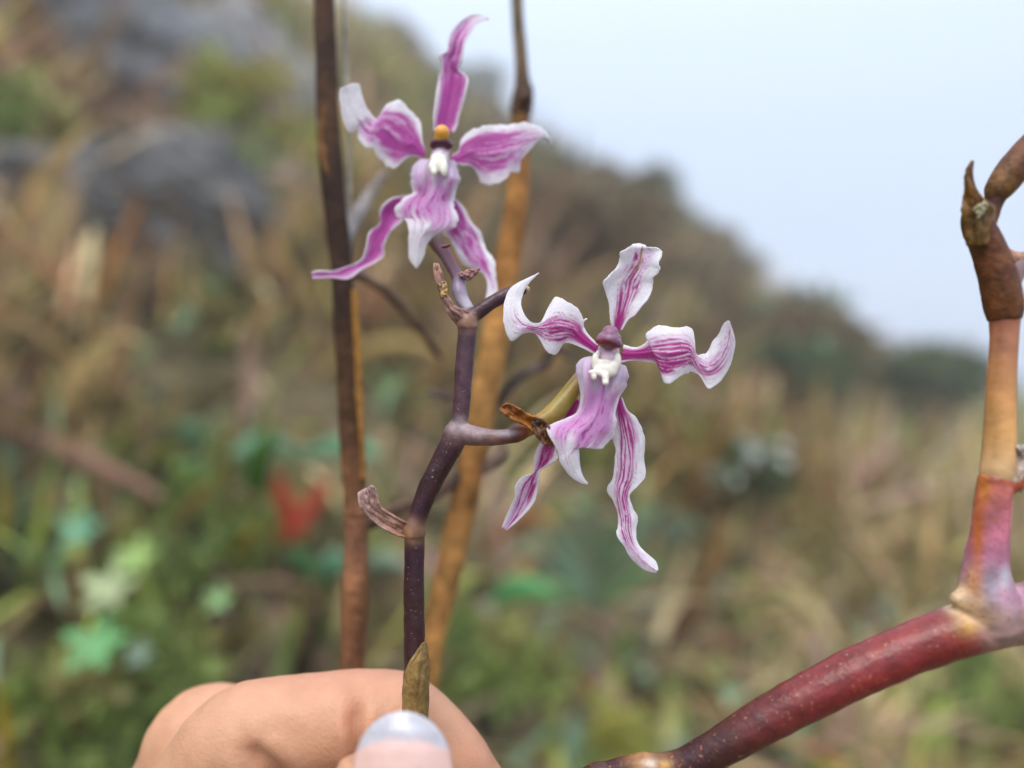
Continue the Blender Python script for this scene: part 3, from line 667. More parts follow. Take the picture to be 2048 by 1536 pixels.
def ellip(parts, voxel, name, mat, parent, colf, smooth=4, label=None):
    """parts: list of (px,py,D, rx,ry,rz in mm) -> one voxel-remeshed surface"""
    Vs, Fs, o = [], [], 0
    th = np.linspace(.02, math.pi - .02, 20)[:, None]; ph = np.linspace(0, 2 * math.pi, 32, endpoint=False)[None, :]
    d = np.stack([np.sin(th) * np.cos(ph), np.sin(th) * np.sin(ph), np.cos(th) + 0 * ph], -1).reshape(-1, 3)
    F = grid_faces(20, 32, True)
    for (x, y, D, a, b, c) in parts:
        Vs.append(P(x, y, D) + d * np.array([a, b, c]) * .001); Fs.append(F + o); o += len(d)
    return remesh(np.vstack(Vs), np.vstack(Fs), voxel, name, mat, parent, colf, smooth, label)
# ---------------- front flower
Z2 = (980, 460, 2.1942); B2 = .1085
fl2 = sub_empty('flower', spray, P(1215, 715, B2), 'sharp white and magenta orchid flower with purple anther cap at the end of the branch')
def yel_streak(c, U, Wv, s):
    m = np.exp(-((Wv + .02 - .25 * (U - .5) + .10 * (vn(U * 12, U * 0 + 2, 5) - .5)) / .07) ** 2) * sst(.42, .52, U) * (1 - sst(.86, .96, U))
    return mixc(c, np.broadcast_to(np.array([.46, .25, .05]), c.shape), m * .9)
petal('sepal', [(535, 428, 580, 440), (529, 395, 607, 395), (520, 330, 640, 368), (507, 265, 680, 318), (497, 228, 716, 250), (525, 195, 715, 215), (556, 162, 745, 172), (568, 128, 742, 140), (572, 102, 757, 98), (598, 84, 735, 80), (622, 66, 706, 80), (640, 62, 690, 92), (655, 60, 683, 68)],
      B2, [(0, .6), (.35, 0.2), (.8, -.8), (1, .8)], fl2, petal_col(6, .50, .82, .18, .26, .44, .5, extra=yel_streak), cup=-1.1, ripple=.6, seed=41, conv=Z2)
petal('petal', [(474, 500, 462, 548), (440, 470, 425, 527), (412, 430, 370, 503), (408, 398, 340, 495), (390, 355, 318, 502), (350, 325, 298, 532), (295, 298, 274, 550), (256, 345, 242, 522), (236, 385, 216, 478), (213, 408, 194, 452), (178, 402, 146, 452), (150, 370, 92, 487), (136, 330, 64, 420), (138, 300, 58, 370), (148, 270, 66, 310), (175, 228, 98, 250), (215, 188, 213, 191)],
      B2, [(0, 0), (.3, -.8), (.55, -1.6), (.62, -2.2), (.8, -1.2), (1, .5)], fl2, petal_col(6, .58, .74, .26, .34, .36, .6, off=.12), cup=1.0, ripple=.75, seed=42, conv=Z2)
tube('petal_spur', [(1163, 646, B2 + .0004), (1167, 642, B2 + .0002), (1171, 639, B2), (1175, 637, B2)], [3.0, 2.4, 1.8, 2.4], [(.9, .86, .9)] * 4, 'fleshy', fl2, n=10, ns=10)
petal('petal', [(585, 505, 575, 582), (630, 516, 620, 573), (668, 507, 680, 576), (692, 482, 735, 590), (684, 456, 752, 628), (720, 430, 766, 667), (762, 422, 792, 670), (825, 428, 832, 645), (868, 423, 870, 625), (894, 450, 886, 620), (901, 540, 905, 628), (930, 546, 925, 645), (955, 535, 962, 697), (978, 493, 1010, 662), (1004, 463, 1046, 608), (1018, 428, 1066, 540), (1028, 408, 1074, 480), (1042, 398, 1048, 399)],
      B2, [(0, 0), (.35, -.7), (.56, -1.2), (.65, -1.0), (.85, -2.2), (1, -3.2)], fl2, petal_col(6, .60, .98, .28, .32, .36, .6, off=.14), cup=.9, ripple=.75, seed=43, conv=Z2)
petal('sepal', [(378, 735, 400, 760), (335, 775, 392, 800), (302, 828, 385, 850), (275, 860, 360, 890), (225, 930, 300, 940), (205, 965, 292, 968), (196, 1000, 295, 1004), (194, 1040, 240, 1040), (188, 1068, 218, 1058), (140, 1085, 217, 1100), (112, 1128, 212, 1135), (106, 1180, 192, 1200), (76, 1248, 132, 1268), (52, 1304, 71, 1318)],
      B2, [(0, 1.5), (.45, 2.5), (.62, 2.0), (1, 4.5)], fl2, petal_col(1.8, .62, 1.3, .55, .5, .1, .9), cup=-.6, ripple=.4, seed=44, conv=Z2)
petal('sepal', [(556, 738, 578, 735), (546, 790, 602, 790), (540, 845, 640, 822), (535, 900, 664, 872), (550, 960, 681, 922), (546, 1020, 674, 1000), (540, 1088, 678, 1080), (512, 1140, 650, 1120), (544, 1190, 611, 1166), (564, 1260, 626, 1220), (560, 1310, 646, 1262), (555, 1340, 640, 1320), (588, 1385, 650, 1380), (622, 1442, 690, 1420), (680, 1490, 728, 1458), (730, 1503, 737, 1490)],
      B2, [(0, 1.2), (.3, .8), (.6, .3), (.8, -.3), (1, -1.2)], fl2, petal_col(4.4, .54, 1.02, .14, .30, .36, .6, off=-.22), cup=.9, ripple=.65, seed=45, conv=Z2)
def lip_col(pw=.55, whiteU=.72):
    def f(U, Wv, s, We):
        n = fbm(U * 9, Wv * 4 + 3, s)
        edge = np.broadcast_to(WHT, U.shape + (3,)).copy()
        body = (1 - sst(.62, .98, np.abs(We) + .3 * (n - .5))) * sst(.10, .30, U + .3 * (n - .5)) * (1 - sst(whiteU - .14, whiteU + .08, U + .45 * (fbm(U * 3, Wv * 7 + 2, s + 1) - .5)))
        top = (1 - sst(.12, .34, U))
        c = mixc(edge, np.broadcast_to(np.array([.72, .58, .76]), edge.shape), np.clip(top * .75, 0, 1))
        c = mixc(c, np.broadcast_to(np.array([.70, .30, .66]), edge.shape), body * (.75 + .25 * n))
        d = np.abs(((Wv * 4.5 + 1.6 * (n - .5)) % 1) - .5)
        st = (1 - sst(.05, .2, d)) * sst(.42, .62, fbm(U * 14, Wv * 9 + 4, s + 4))
        c = mixc(c, np.broadcast_to(np.array([.60, .07, .45]), edge.shape), np.clip(st * (body * .75 + .55 * (1 - sst(.78, .9, U)) * (1 - sst(.5, .85, np.abs(Wv))) * sst(.25, .4, U)), 0, .85))
        arc = np.abs(((np.abs(Wv) * 5 + U * 3) % 1) - .5)
        return mixc(c, np.broadcast_to(np.array([.52, .34, .60]), edge.shape), (1 - sst(.03, .13, arc)) * top * .45)
    return f
lipfold = lambda U, Wv: -1.8 * np.exp(-((U - .17) / .13) ** 2) * np.exp(-((np.abs(Wv) - .62) / .32) ** 2)
petal('lip', [(440, 556, 575, 592), (402, 565, 592, 600), (384, 590, 602, 622), (380, 632, 603, 650), (390, 680, 592, 690), (398, 730, 572, 728), (394, 775, 555, 765), (376, 808, 548, 805), (335, 826, 551, 850), (292, 845, 546, 885), (256, 864, 532, 912), (258, 896, 492, 955), (288, 950, 452, 956), (302, 986, 426, 937), (312, 1022, 392, 946), (338, 1062, 390, 1000), (372, 1094, 398, 1055), (404, 1111, 412, 1092), (427, 1116, 429, 1113)],
      B2 - .0022, [(0, .6), (.12, -.6), (.4, -1.6), (.62, -2.6), (.8, -2.4), (1, -.8)], fl2, lip_col(), cup=1.6, ripple=.6, seed=46, conv=Z2, nu=130, nv=60, fold=lipfold)
# column, callus, anther cap
cw = lambda a, b=None: (lambda co: np.array(a) * (.9 + .2 * fbm(co[:, 0] * 1500, co[:, 2] * 1500, 4))[:, None])
ellip([(1217, 700, B2 - .0026, 1.45, 1.5, 1.6), (1217, 716, B2 - .0034, 1.35, 1.4, 1.4), (1203, 704, B2 - .0030, .55, .7, 1.2), (1232, 704, B2 - .0030, .5, .7, 1.2)], .00016, 'column', 'fleshy', fl2,
      lambda co: np.array([.78, .55, .66]) * (.9 + .2 * fbm(co[:, 0] * 900, co[:, 2] * 900, 2))[:, None])
ellip([(1211, 742, B2 - .0048, 1.75, .55, 1.0), (1210, 733, B2 - .0045, 1.85, .5, 1.1), (1191, 724, B2 - .0044, .55, .5, 1.35), (1234, 722, B2 - .0044, .62, .5, 1.3), (1228, 735, B2 - .0047, .7, .5, .9),
       (1187, 746, B2 - .0053, .6, .45, .55), (1181, 744, B2 - .0053, .35, .35, .28), (1188, 754, B2 - .0056, .40, .35, .45), (1211, 756, B2 - .0055, .52, .45, .85), (1211, 765, B2 - .0058, .48, .4, .42), (1200, 746, B2 - .0051, .6, .4, .5), (1196, 708, B2 - .0039, .35, .4, .6)], .00012, 'callus', 'fleshy', fl2, cw((.80, .745, .67)), 4)
def capcol(co):
    x, y = px_of(co); n = fbm(co[:, 0] * 1500, co[:, 2] * 1500, 6)
    low = sst(676, 682, y - .36 * (x - 1219) - .25 * np.abs(x - 1219) + 5 * (n - .5))
    c = np.array([.26, .12, .20])[None] * (1 - low[:, None]) + np.array([.17, .02, .04])[None] * low[:, None]
    return c * (.7 + .6 * n)[:, None]
ellip([(1218, 677, B2 - .0044, 1.75, 1.6, 1.15), (1220, 664, B2 - .0044, 1.15, 1.3, .95), (1200, 682, B2 - .0046, .7, .9, .5), (1238, 690, B2 - .0046, .55, .9, .45), (1220, 690, B2 - .0046, 1.5, 1.3, .6), (1220, 668, B2 - .0054, .7, .7, .8), (1219, 684, B2 - .0048, 1.72, 1.45, .8), (1219, 680, B2 - .0052, 1.3, 1.2, 1.0)], .00012, 'anther_cap', 'fleshy', fl2, capcol, 8)

# ---------------- rear flower
Z1 = (600, 0, 2.4778); B1 = .1240
fl1 = sub_empty('flower', spray, P(880, 320, B1), 'softly blurred pink and white orchid flower with yellow anther higher on the stem')
softp = lambda K, w0, u1, bf, wash=.9: petal_col(K, w0, u1, bf, .42, .25, wash, pale=np.array([.76, .44, .74]), ink=np.array([.58, .08, .46]))
petal('sepal', [(660, 650, 762, 655), (660, 590, 782, 610), (668, 520, 800, 540), (680, 440, 820, 470), (686, 395, 832, 400), (698, 350, 825, 375), (700, 310, 790, 350), (690, 272, 800, 315), (728, 250, 806, 275), (736, 190, 815, 215), (762, 140, 842, 165), (800, 100, 872, 118), (860, 70, 910, 98), (932, 88, 936, 98)],
      B1, [(0, .6), (.4, 1.2), (.7, .5), (1, 3.5)], fl1, softp(2.5, .95, .9, .5, 1.0), cup=-.9, ripple=.5, seed=51, conv=Z1)
petal('petal', [(622, 748, 612, 786), (606, 690, 560, 775), (602, 640, 520, 790), (590, 590, 470, 836), (545, 548, 430, 820), (492, 500, 392, 790), (440, 510, 362, 736), (402, 562, 320, 730), (380, 592, 290, 690), (350, 560, 280, 642), (318, 510, 242, 652), (300, 450, 205, 560), (290, 416, 192, 480), (255, 414, 200, 438)],
      B1, [(0, 0), (.4, -.8), (.65, -.2), (1, -2)], fl1, softp(2.5, .72, .70, .30), cup=.9, ripple=.55, seed=52, conv=Z1)
petal('petal', [(750, 772, 752, 800), (790, 745, 800, 818), (800, 695, 850, 825), (860, 642, 884, 868), (910, 628, 900, 904), (952, 620, 950, 915), (1000, 626, 1020, 890), (1032, 618, 1042, 856), (1080, 612, 1085, 848), (1130, 608, 1090, 800), (1180, 630, 1140, 742), (1210, 650, 1188, 690), (1236, 680, 1225, 690), (1246, 714, 1243, 716)],
      B1, [(0, 0), (.4, -.6), (.75, .2), (1, 2)], fl1, softp(4.2, .74, .80, .22, .55), cup=.8, ripple=.55, seed=53, conv=Z1)
petal('sepal', [(545, 965, 560, 1000), (500, 972, 545, 1050), (440, 990, 520, 1082), (396, 1040, 472, 1128), (394, 1108, 442, 1160), (342, 1150, 416, 1220), (326, 1230, 414, 1270), (300, 1290, 370, 1302), (232, 1320, 300, 1340), (150, 1342, 242, 1382), (90, 1342, 160, 1378), (56, 1350, 62, 1380)],
      B1, [(0, 1.5), (.5, 1.5), (1, 0)], fl1, softp(1.5, 1.1, 1.2, .9, 1.0), cup=-.6, ripple=.5, seed=54, conv=Z1)
petal('sepal', [(742, 990, 770, 985), (730, 1050, 812, 1032), (716, 1100, 850, 1100), (702, 1150, 896, 1150), (746, 1192, 905, 1200), (780, 1260, 932, 1250), (812, 1310, 966, 1300), (880, 1336, 970, 1370), (920, 1372, 978, 1430), (928, 1430, 972, 1450), (920, 1482, 950, 1480)],
      B1, [(0, 1.5), (.4, .8), (.7, 0), (1, -1)], fl1, softp(1.8, .62, .85, .12, .7), cup=.7, ripple=.5, seed=55, conv=Z1)
petal('lip', [(600, 790, 760, 795), (565, 820, 780, 830), (548, 865, 790, 870), (546, 912, 785, 912), (558, 958, 766, 960), (515, 985, 758, 1000), (472, 1030, 762, 1035), (482, 1072, 780, 1080), (520, 1086, 768, 1124), (536, 1130, 720, 1142), (540, 1180, 665, 1166), (540, 1240, 630, 1210), (545, 1285, 614, 1270), (572, 1328, 580, 1330)],
      B1 - .002, [(0, .6), (.15, -.5), (.45, -1.8), (.7, -2.6), (1, -1.5)], fl1, lip_col(.5, .66), cup=1.5, ripple=.4, seed=56, conv=Z1, fold=lipfold)
ellip([(882, 300, B1 - .0024, 1.5, 1.6, 1.8), (880, 318, B1 - .003, 1.6, 1.5, 1.6)], .00025, 'column', 'fleshy', fl1, cw((.70, .56, .66)))
ellip([(878, 330, B1 - .0042, 1.5, .7, 1.3), (864, 334, B1 - .0046, .6, .6, 1.0), (888, 338, B1 - .0048, .6, .6, 1.3), (868, 344, B1 - .005, .5, .5, .7), (877, 318, B1 - .004, 1.4, .7, 1.0)], .0002, 'callus', 'fleshy', fl1, cw((.88, .85, .74)))
ellip([(882, 287, B1 - .0034, 1.8, 1.5, .9), (870, 291, B1 - .0034, .9, 1.0, .7), (895, 291, B1 - .0034, .9, 1.0, .7)], .0002, 'stigma_hood', 'fleshy', fl1, cw((.085, .015, .035)))
ellip([(884, 266, B1 - .0042, 1.25, 1.3, 1.3), (882, 275, B1 - .004, 1.1, 1.1, 1.0)], .0002, 'anther_cap', 'fleshy', fl1, cw((.72, .36, .05)))

# ---------------- red branch and tan upright shoot at the right
DB = .1010
bp = P(1150, 3000, .13); bp[2] = float(terrain(bp[0], bp[1]))
br = thing('orchid_branch', 'thick wine-red orchid branch with a tan upright shoot and brown withered bracts', 'branch', bp)
RED, RED2, RED3 = (.20, .020, .020), (.125, .018, .018), (.060, .016, .014)
q0 = (1024 + bp[0] / .13 * FPX, 768 - (bp[2] - CZ) / .13 * FPX + 20, .13)
tube('stem_base', [q0, (1050, 4000, .128), (1040, 2100, .116), (1085, 1640, .109), (1180, 1555, .1068), (1220, 1546, .1064)], [26, 26, 24, 24, 22, 22], [RED3] * 6, 'branch', br, n=90, ns=24, lump=.04)
merged('stem', [
    ([(1200, 1550, .1067), (1250, 1538, .106), (1285, 1533, .1055), (1310, 1535, .1052), (1370, 1530, .1045), (1450, 1489, .1035), (1545, 1432, .1027), (1690, 1356, .1018), (1830, 1294, .1010), (1930, 1258, .1004), (2060, 1222, .1000), (2200, 1180, .0998), (2330, 1150, .0998)],
     [22, 23, 27, 27, 33, 38, 43, 47, 48, 52, 56, 54, 46], [RED3, RED3, (.34, .16, .05), (.30, .12, .04), RED3, RED3, RED2, RED, RED, RED, (.16, .02, .02), RED2, RED3]),
    ([(1985, 1240, .1002), (1975, 1200, .0998), (1972, 1140, .1), (1980, 1060, .1), (1990, 975, .1), (1993, 958, .1)], [64, 58, 43, 34, 33, 33], [(.40, .24, .20), (.36, .23, .26), (.36, .15, .24), (.48, .14, .20), (.52, .14, .13), (.42, .10, .04)]),
    ([(2000, 970, .0995), (2025, 965, .0992), (2045, 950, .099)], [14, 20, 14], [(.3, .06, .02)] * 3),
    ([(1955, 1210, .0996), (1928, 1200, .0996), (1908, 1196, .0996)], [42, 30, 13], [(.62, .42, .24)] * 3)],
    .00026, 'branch', br, paint=[(1925, 1195, 34, 26, (.66, .46, .28)), (1945, 1165, 18, 40, (.50, .26, .14)), (1955, 1060, 14, 90, (.46, .12, .02)), (1968, 970, 16, 40, (.50, .17, .03)), (1935, 1250, 26, 22, (.46, .24, .04)), (1965, 1235, 30, 18, (.52, .32, .20)),
                                  (1985, 1170, 14, 36, (.24, .21, .26)), (2010, 1155, 12, 24, (.50, .46, .54)), (1998, 962, 26, 7, (.30, .05, .02)), (2030, 1195, 34, 20, (.42, .22, .32)), (1300, 1528, 14, 10, (.66, .52, .42)), (1330, 1534, 12, 14, (.5, .26, .05))], smooth=4)
tube('shoot', [(1994, 975, .0999), (1997, 940, .1), (2000, 870, .1), (2003, 760, .1), (2008, 680, .1), (2010, 625, .1)], [28, 32.5, 29, 26, 25, 28], [(.50, .22, .10), (.64, .40, .20), (.62, .33, .12), (.55, .26, .10), (.42, .17, .09), (.28, .09, .05)], 'sheath', br, n=60, ns=28, lump=.03, label='tan orange upper length of the upright shoot')
bract([(2012, 955, 2040, 985), (2022, 935, 2056, 958), (2036, 915, 2070, 930), (2032, 896, 2062, 900), (2040, 890, 2058, 892)], .0982, [(0, 0), (1, -.4)], (.52, .36, .28), (.75, .70, .68), .8, 63, 'small pale bud scale on the side of the shoot', parent=br)
BRN1, BRN2, BRN3 = (.14, .045, .012), (.20, .085, .018), (.09, .028, .012)
tube('bract', [(2010, 648, .1), (2006, 605, .1), (1992, 545, .1), (1974, 490, .1), (1955, 450, .1), (1950, 420, .1)], [27, 36, 34, 32, 30, 22], [(.12, .035, .015), (.16, .055, .015), BRN1, (.15, .05, .018), BRN3, BRN3], 'bract', br, n=50, ns=24, lump=.08, seed=71, label='swollen brown withered sheath at the top of the shoot')
bract([(1934, 492, 1975, 492), (1926, 450, 1986, 445), (1923, 410, 1988, 415), (1930, 380, 1968, 398), (1930, 350, 1950, 375), (1936, 334, 1944, 345), (1944, 322, 1946, 322)], .0970, [(0, .5), (.5, -.2), (1, .6)], (.22, .11, .02), (.15, .05, .012), 1.1, 72, 'pointed brown bract with a pale torn patch', parent=br)
bract([(1962, 430, 1952, 438), (1975, 410, 1958, 432), (1970, 402, 1945, 418)], .0962, [(0, 0), (1, 0)], (.46, .40, .24), (.50, .46, .30), .2, 73, 'pale torn lining of the brown bract', parent=br)
tube('shoot', [(1962, 470, .1005), (1978, 435, .1005), (1988, 405, .1005), (1998, 378, .1005), (2030, 335, .1005), (2075, 285, .1008), (2150, 200, .101), (2210, 120, .1015)], [18, 17, 17, 26, 30, 28, 24, 16], [BRN3, BRN1, (.07, .025, .015), BRN2, BRN1, BRN1, BRN1, BRN3], 'bract', br, n=60, ns=22, lump=.08, seed=74, label='brown withered twig leaning away from the pointed bract')
tube('shoot', [(1985, 488, .1008), (2010, 508, .1008), (2035, 520, .1008), (2080, 512, .1010), (2140, 490, .1010)], [11, 13, 16, 16, 12], [(.34, .15, .07), (.44, .20, .11), (.40, .22, .16), (.4, .2, .15), (.3, .15, .1)], 'bract', br, n=36, ns=18, lump=.06, seed=75)
tube('shoot', [(2016, 600, .1008), (2026, 560, .1008), (2036, 530, .1008), (2050, 515, .1009)], [10, 16, 18, 14], [(.3, .16, .12), (.34, .22, .2), (.3, .2, .22), (.3, .2, .2)], 'fleshy', br, n=30, ns=18, lump=.05, seed=76)

# ---------------- old dry stalks behind
def ground_pt(px, D):
    x = (px - 1024) / FPX * D; z = float(terrain(x, D)); return (px, 768 - (z - CZ) / D * FPX + 15, D), np.array([x, D, z])
DL = .145
gq, gw = ground_pt(690, DL + .02)
ds = thing('dry_stalk', 'dark brown old flower stalk with orange streaks and a side twig behind the spray', 'stalk', gw)
K1, K2, K3, K4 = (.045, .022, .014), (.075, .035, .016), (.30, .13, .03), (.22, .10, .05)
tube('stalk', [(640, -900, DL), (641, -300, DL), (648, 0, DL), (652, 110, DL), (655, 230, DL), (663, 340, DL), (676, 470, DL), (688, 600, DL), (694, 720, DL), (700, 850, DL), (707, 960, DL), (714, 1042, DL)], [16, 18, 20, 21, 22, 23, 22, 22, 22, 23, 22, 26],
     [K1, K1, (.065, .03, .016), K1, K2, K1, K1, K1, K2, K2, (.16, .07, .03), K4], 'dry', ds, n=140, ns=24, lump=.08, seed=81)
tube('stalk', [(714, 1030, DL), (713, 1080, DL), (711, 1180, DL), (706, 1330, DL + .002), (700, 1700, DL + .006), (695, 2400, DL + .012), gq], [26, 24, 27, 25, 25, 25, 25], [K4, (.22, .10, .055), (.24, .11, .05), (.22, .10, .05), K4, K4, K4], 'dry', ds, n=110, ns=24, lump=.06, seed=82)
bract([(652, 215, 646, 217), (650, 250, 637, 255), (652, 300, 638, 300), (660, 350, 650, 345)], DL - .0022, [(0, 0), (1, 0)], (.20, .085, .022), (.26, .115, .025), .3, 83, 'orange bark streak on the dark stalk', 'bark_strip', parent=ds)
bract([(700, 580, 716, 580), (706, 700, 722, 700), (713, 840, 727, 840), (719, 960, 731, 960)], DL - .0012, [(0, 0), (1, 0)], (.44, .22, .04), (.38, .17, .04), .4, 84, 'orange bark edge along the dark stalk', 'bark_strip', parent=ds)
tube('fibre', [(688, -20, DL + .006), (692, 120, DL + .006), (696, 250, DL + .006), (698, 400, DL + .006), (690, 520, DL)], [4, 4, 4, 4, 3], [(.42, .38, .34)] * 5, 'dry', ds, n=40, ns=8, seed=85, label='pale loose fibre peeling beside the dark stalk')
tube('twig', [(716, 1050, DL), (760, 1036, DL + .004), (810, 1012, DL + .008), (870, 988, DL + .012), (925, 950, DL + .014), (940, 925, DL + .014), (965, 938, DL + .014), (1002, 912, DL + .014), (1012, 890, DL + .014)], [20, 15, 13, 12, 13, 13, 12, 11, 6],
     [(.10, .06, .05), (.09, .05, .04), (.10, .06, .04), (.09, .055, .04), (.05, .03, .025), (.05, .03, .025), (.14, .09, .07), (.26, .18, .14), (.2, .15, .12)], 'dry', ds, n=70, ns=14, seed=86, lump=.12)
tube('twig', [(925, 955, DL + .014), (925, 880, DL + .016), (960, 850, DL + .018), (1000, 800, DL + .02), (1025, 768, DL + .022), (1060, 742, DL + .024), (1088, 730, DL + .025), (1110, 700, DL + .026), (1150, 720, DL + .028)], [10, 9, 9, 9, 10, 11, 11, 9, 6],
     [(.06, .04, .03)] * 4 + [(.055, .04, .035), (.12, .085, .07), (.07, .05, .04), (.05, .04, .03), (.2, .15, .13)], 'dry', ds, n=70, ns=12, seed=87, lump=.15)
tube('twig', [(693, 560, DL), (697, 480, DL + .006), (715, 430, DL + .012), (742, 385, DL + .016), (772, 340, DL + .02)], [8, 11, 14, 12, 7], [(.14, .12, .11), (.22, .20, .19), (.28, .25, .25), (.26, .22, .20), (.2, .17, .15)], 'dry', ds, n=40, ns=12, seed=88, lump=.1, label='grey side twig reaching up between the stalk and rear flower')
tube('twig', [(905, 800, DL + .016), (880, 788, DL + .016), (850, 786, DL + .016)], [6, 8, 5], [(.12, .08, .08)] * 3, 'dry', ds, n=20, ns=10, seed=89)
tube('twig', [(700, 545, DL), (740, 560, DL + .01), (790, 600, DL + .02), (840, 660, DL + .03), (885, 720, DL + .036)], [9, 10, 10, 9, 6], [(.16, .10, .07), (.20, .13, .09), (.17, .11, .08), (.14, .09, .06), (.12, .08, .05)], 'dry', ds, n=40, ns=12, seed=90, lump=.1)
DO = .160
gq, gw = ground_pt(760, DO + .03)
os_ = thing('dry_stalk', 'orange tan dead flower stalk slanting behind the orchid stem', 'stalk', gw)
tube('stalk', [(1010, -900, DO), (1022, -300, DO), (1034, 0, DO), (1040, 90, DO), (1045, 160, DO), (1046, 192, DO), (1042, 235, DO)], [9, 11, 12, 13, 15, 22, 20], [(.09, .065, .045), (.09, .065, .045), (.12, .085, .05), (.15, .10, .06), (.12, .07, .04), (.085, .045, .03), (.11, .055, .03)], 'dry', os_, n=80, ns=20, lump=.08, seed=91, label='grey brown top length of the tan stalk above the node')
O1, O2 = (.32, .145, .04), (.40, .20, .06)
tube('stalk', [(1042, 222, DO), (1038, 300, DO), (1034, 400, DO), (1014, 530, DO), (990, 680, DO), (965, 810, DO), (938, 960, DO), (905, 1110, DO), (872, 1250, DO), (852, 1370, DO), (820, 1700, DO + .008), (780, 2300, DO + .02), gq], [19, 22, 24, 26, 28, 28, 27, 27, 25, 24, 24, 24, 24],
     [(.26, .12, .04), (.32, .15, .045), O1, O1, O2, O2, O1, O2, O2, O2, O1, O1, O1], 'dry', os_, n=150, ns=24, lump=.05, seed=92)
tube('bud_scale', [(1040, 205, DO - .002), (1052, 195, DO - .003), (1060, 180, DO - .003), (1066, 172, DO - .003)], [10, 11, 7, 3], [(.085, .05, .035)] * 4, 'dry', os_, n=20, ns=12, seed=93)

# ------------------------------------------------------------------ hand
def chain(pts, n=46, ns=28, flat=1.0):
    p = np.array(pts, float); q = cat(p, n)
    c = P(q[:, 0], q[:, 1], q[:, 2]); r = q[:, 3] * .001
    # hemispherical ends
    def cap(c0, d, r0):
        t = np.linspace(0, 1, 9)[1:]; return [c0 + d * r0 * a for a in np.sin(t * 1.5708)], [max(r0 * math.cos(a * 1.5708), 1e-5) for a in t]
    d1 = c[-1] - c[-2]; d1 /= np.linalg.norm(d1); d0 = c[0] - c[1]; d0 /= np.linalg.norm(d0)
    e1, r1 = cap(c[-1], d1, r[-1]); e0, r0 = cap(c[0], d0, r[0])
    c = np.vstack([e0[::-1], c, e1]); r = np.concatenate([r0[::-1], r, r1])
    V, F = tube_raw(c, r, ns)
    k = len(V); V = np.vstack([V, c[:1], c[-1:]])
    # close ends with degenerate quads
    a = np.arange(ns); b = (a + 1) % ns; m = (len(c) - 1) * ns
    F = np.vstack([F, np.stack([b, a, np.full(ns, k), np.full(ns, k)], 1), np.stack([m + a, m + b, np.full(ns, k + 1), np.full(ns, k + 1)], 1)])
    return V, F[:len(F) - 2 * ns]
FING = {
 'index': [(100, 2080, .129, 10.2), (215, 1890, .1245, 9.2), (340, 1690, .1195, 8.7), (425, 1550, .1166, 8.6), (490, 1476, .1153, 8.2), (600, 1452, .1156, 7.7), (670, 1444, .1158, 7.6), (735, 1440, .1159, 7.6), (795, 1446, .1161, 7.6), (852, 1486, .1163, 7.1), (908, 1535, .1166, 6.4), (946, 1572, .117, 5.2)],
 'middle': [(40, 2060, .139, 10.5), (160, 1890, .135, 9.6), (290, 1720, .1315, 9.2), (368, 1560, .1285, 8.8), (402, 1478, .127, 8.4), (470, 1480, .1275, 8.2), (600, 1560, .128, 7.8), (740, 1680, .127, 7.2), (820, 1780, .1265, 6.0)],
 'ring': [(20, 2180, .147, 10), (200, 1980, .143, 9), (370, 1760, .138, 8.6), (500, 1700, .136, 8), (650, 1780, .135, 7.4), (760, 1900, .134, 6.4)],
 'little': [(20, 2350, .154, 9), (180, 2170, .15, 8), (340, 1980, .146, 7.4), (460, 1930, .143, 6.8), (570, 2010, .141, 6), (640, 2100, .14, 5.4)],
 'thumb': [(-150, 2900, .125, 17), (180, 2560, .119, 15.5), (420, 2260, .109, 12.5), (600, 2020, .103, 10.6), (715, 1810, .0985, 9.6), (758, 1680, .0965, 9.3), (784, 1600, .0958, 8.7), (792, 1555, .0962, 7.6), (799, 1526, .0968, 5.6)],
 'pa': [(100, 2080, .127, 10.5), (-100, 2500, .136, 13), (-320, 2980, .142, 17), (-520, 3500, .146, 21)], 'pb': [(40, 2060, .138, 10.8), (-140, 2500, .143, 13.5), (-320, 2980, .148, 17), (-520, 3500, .150, 21)],
 'pc': [(20, 2180, .147, 10.5), (-120, 2560, .150, 13), (-320, 3000, .154, 16), (-520, 3500, .156, 20)], 'pd': [(20, 2350, .154, 9.5), (-100, 2650, .157, 12), (-320, 3050, .160, 15), (-520, 3520, .162, 19)],
 'web': [(100, 2150, .126, 10), (180, 2300, .121, 10.5), (300, 2420, .116, 11)], 'wr': [(-320, 2980, .146, 21), (-520, 3400, .15, 24), (-800, 4200, .158, 25), (-1150, 5600, .175, 30), (-1500, 7000, .19, 36)],
}
Vs, Fs, o_ = [], [], 0
for k, v in FING.items():
    V, F = chain(v); Vs.append(V); Fs.append(F + o_); o_ += len(V)
V = np.vstack(Vs); F = np.vstack(Fs)
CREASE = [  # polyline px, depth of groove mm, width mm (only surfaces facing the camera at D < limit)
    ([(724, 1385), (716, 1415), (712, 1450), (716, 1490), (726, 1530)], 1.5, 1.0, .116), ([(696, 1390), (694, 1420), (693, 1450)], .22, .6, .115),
    ([(496, 1478), (506, 1500), (522, 1522), (548, 1545), (580, 1580)], 1.5, 1.5, .1155), ([(474, 1480), (480, 1510), (494, 1545)], .25, .8, .1145)]
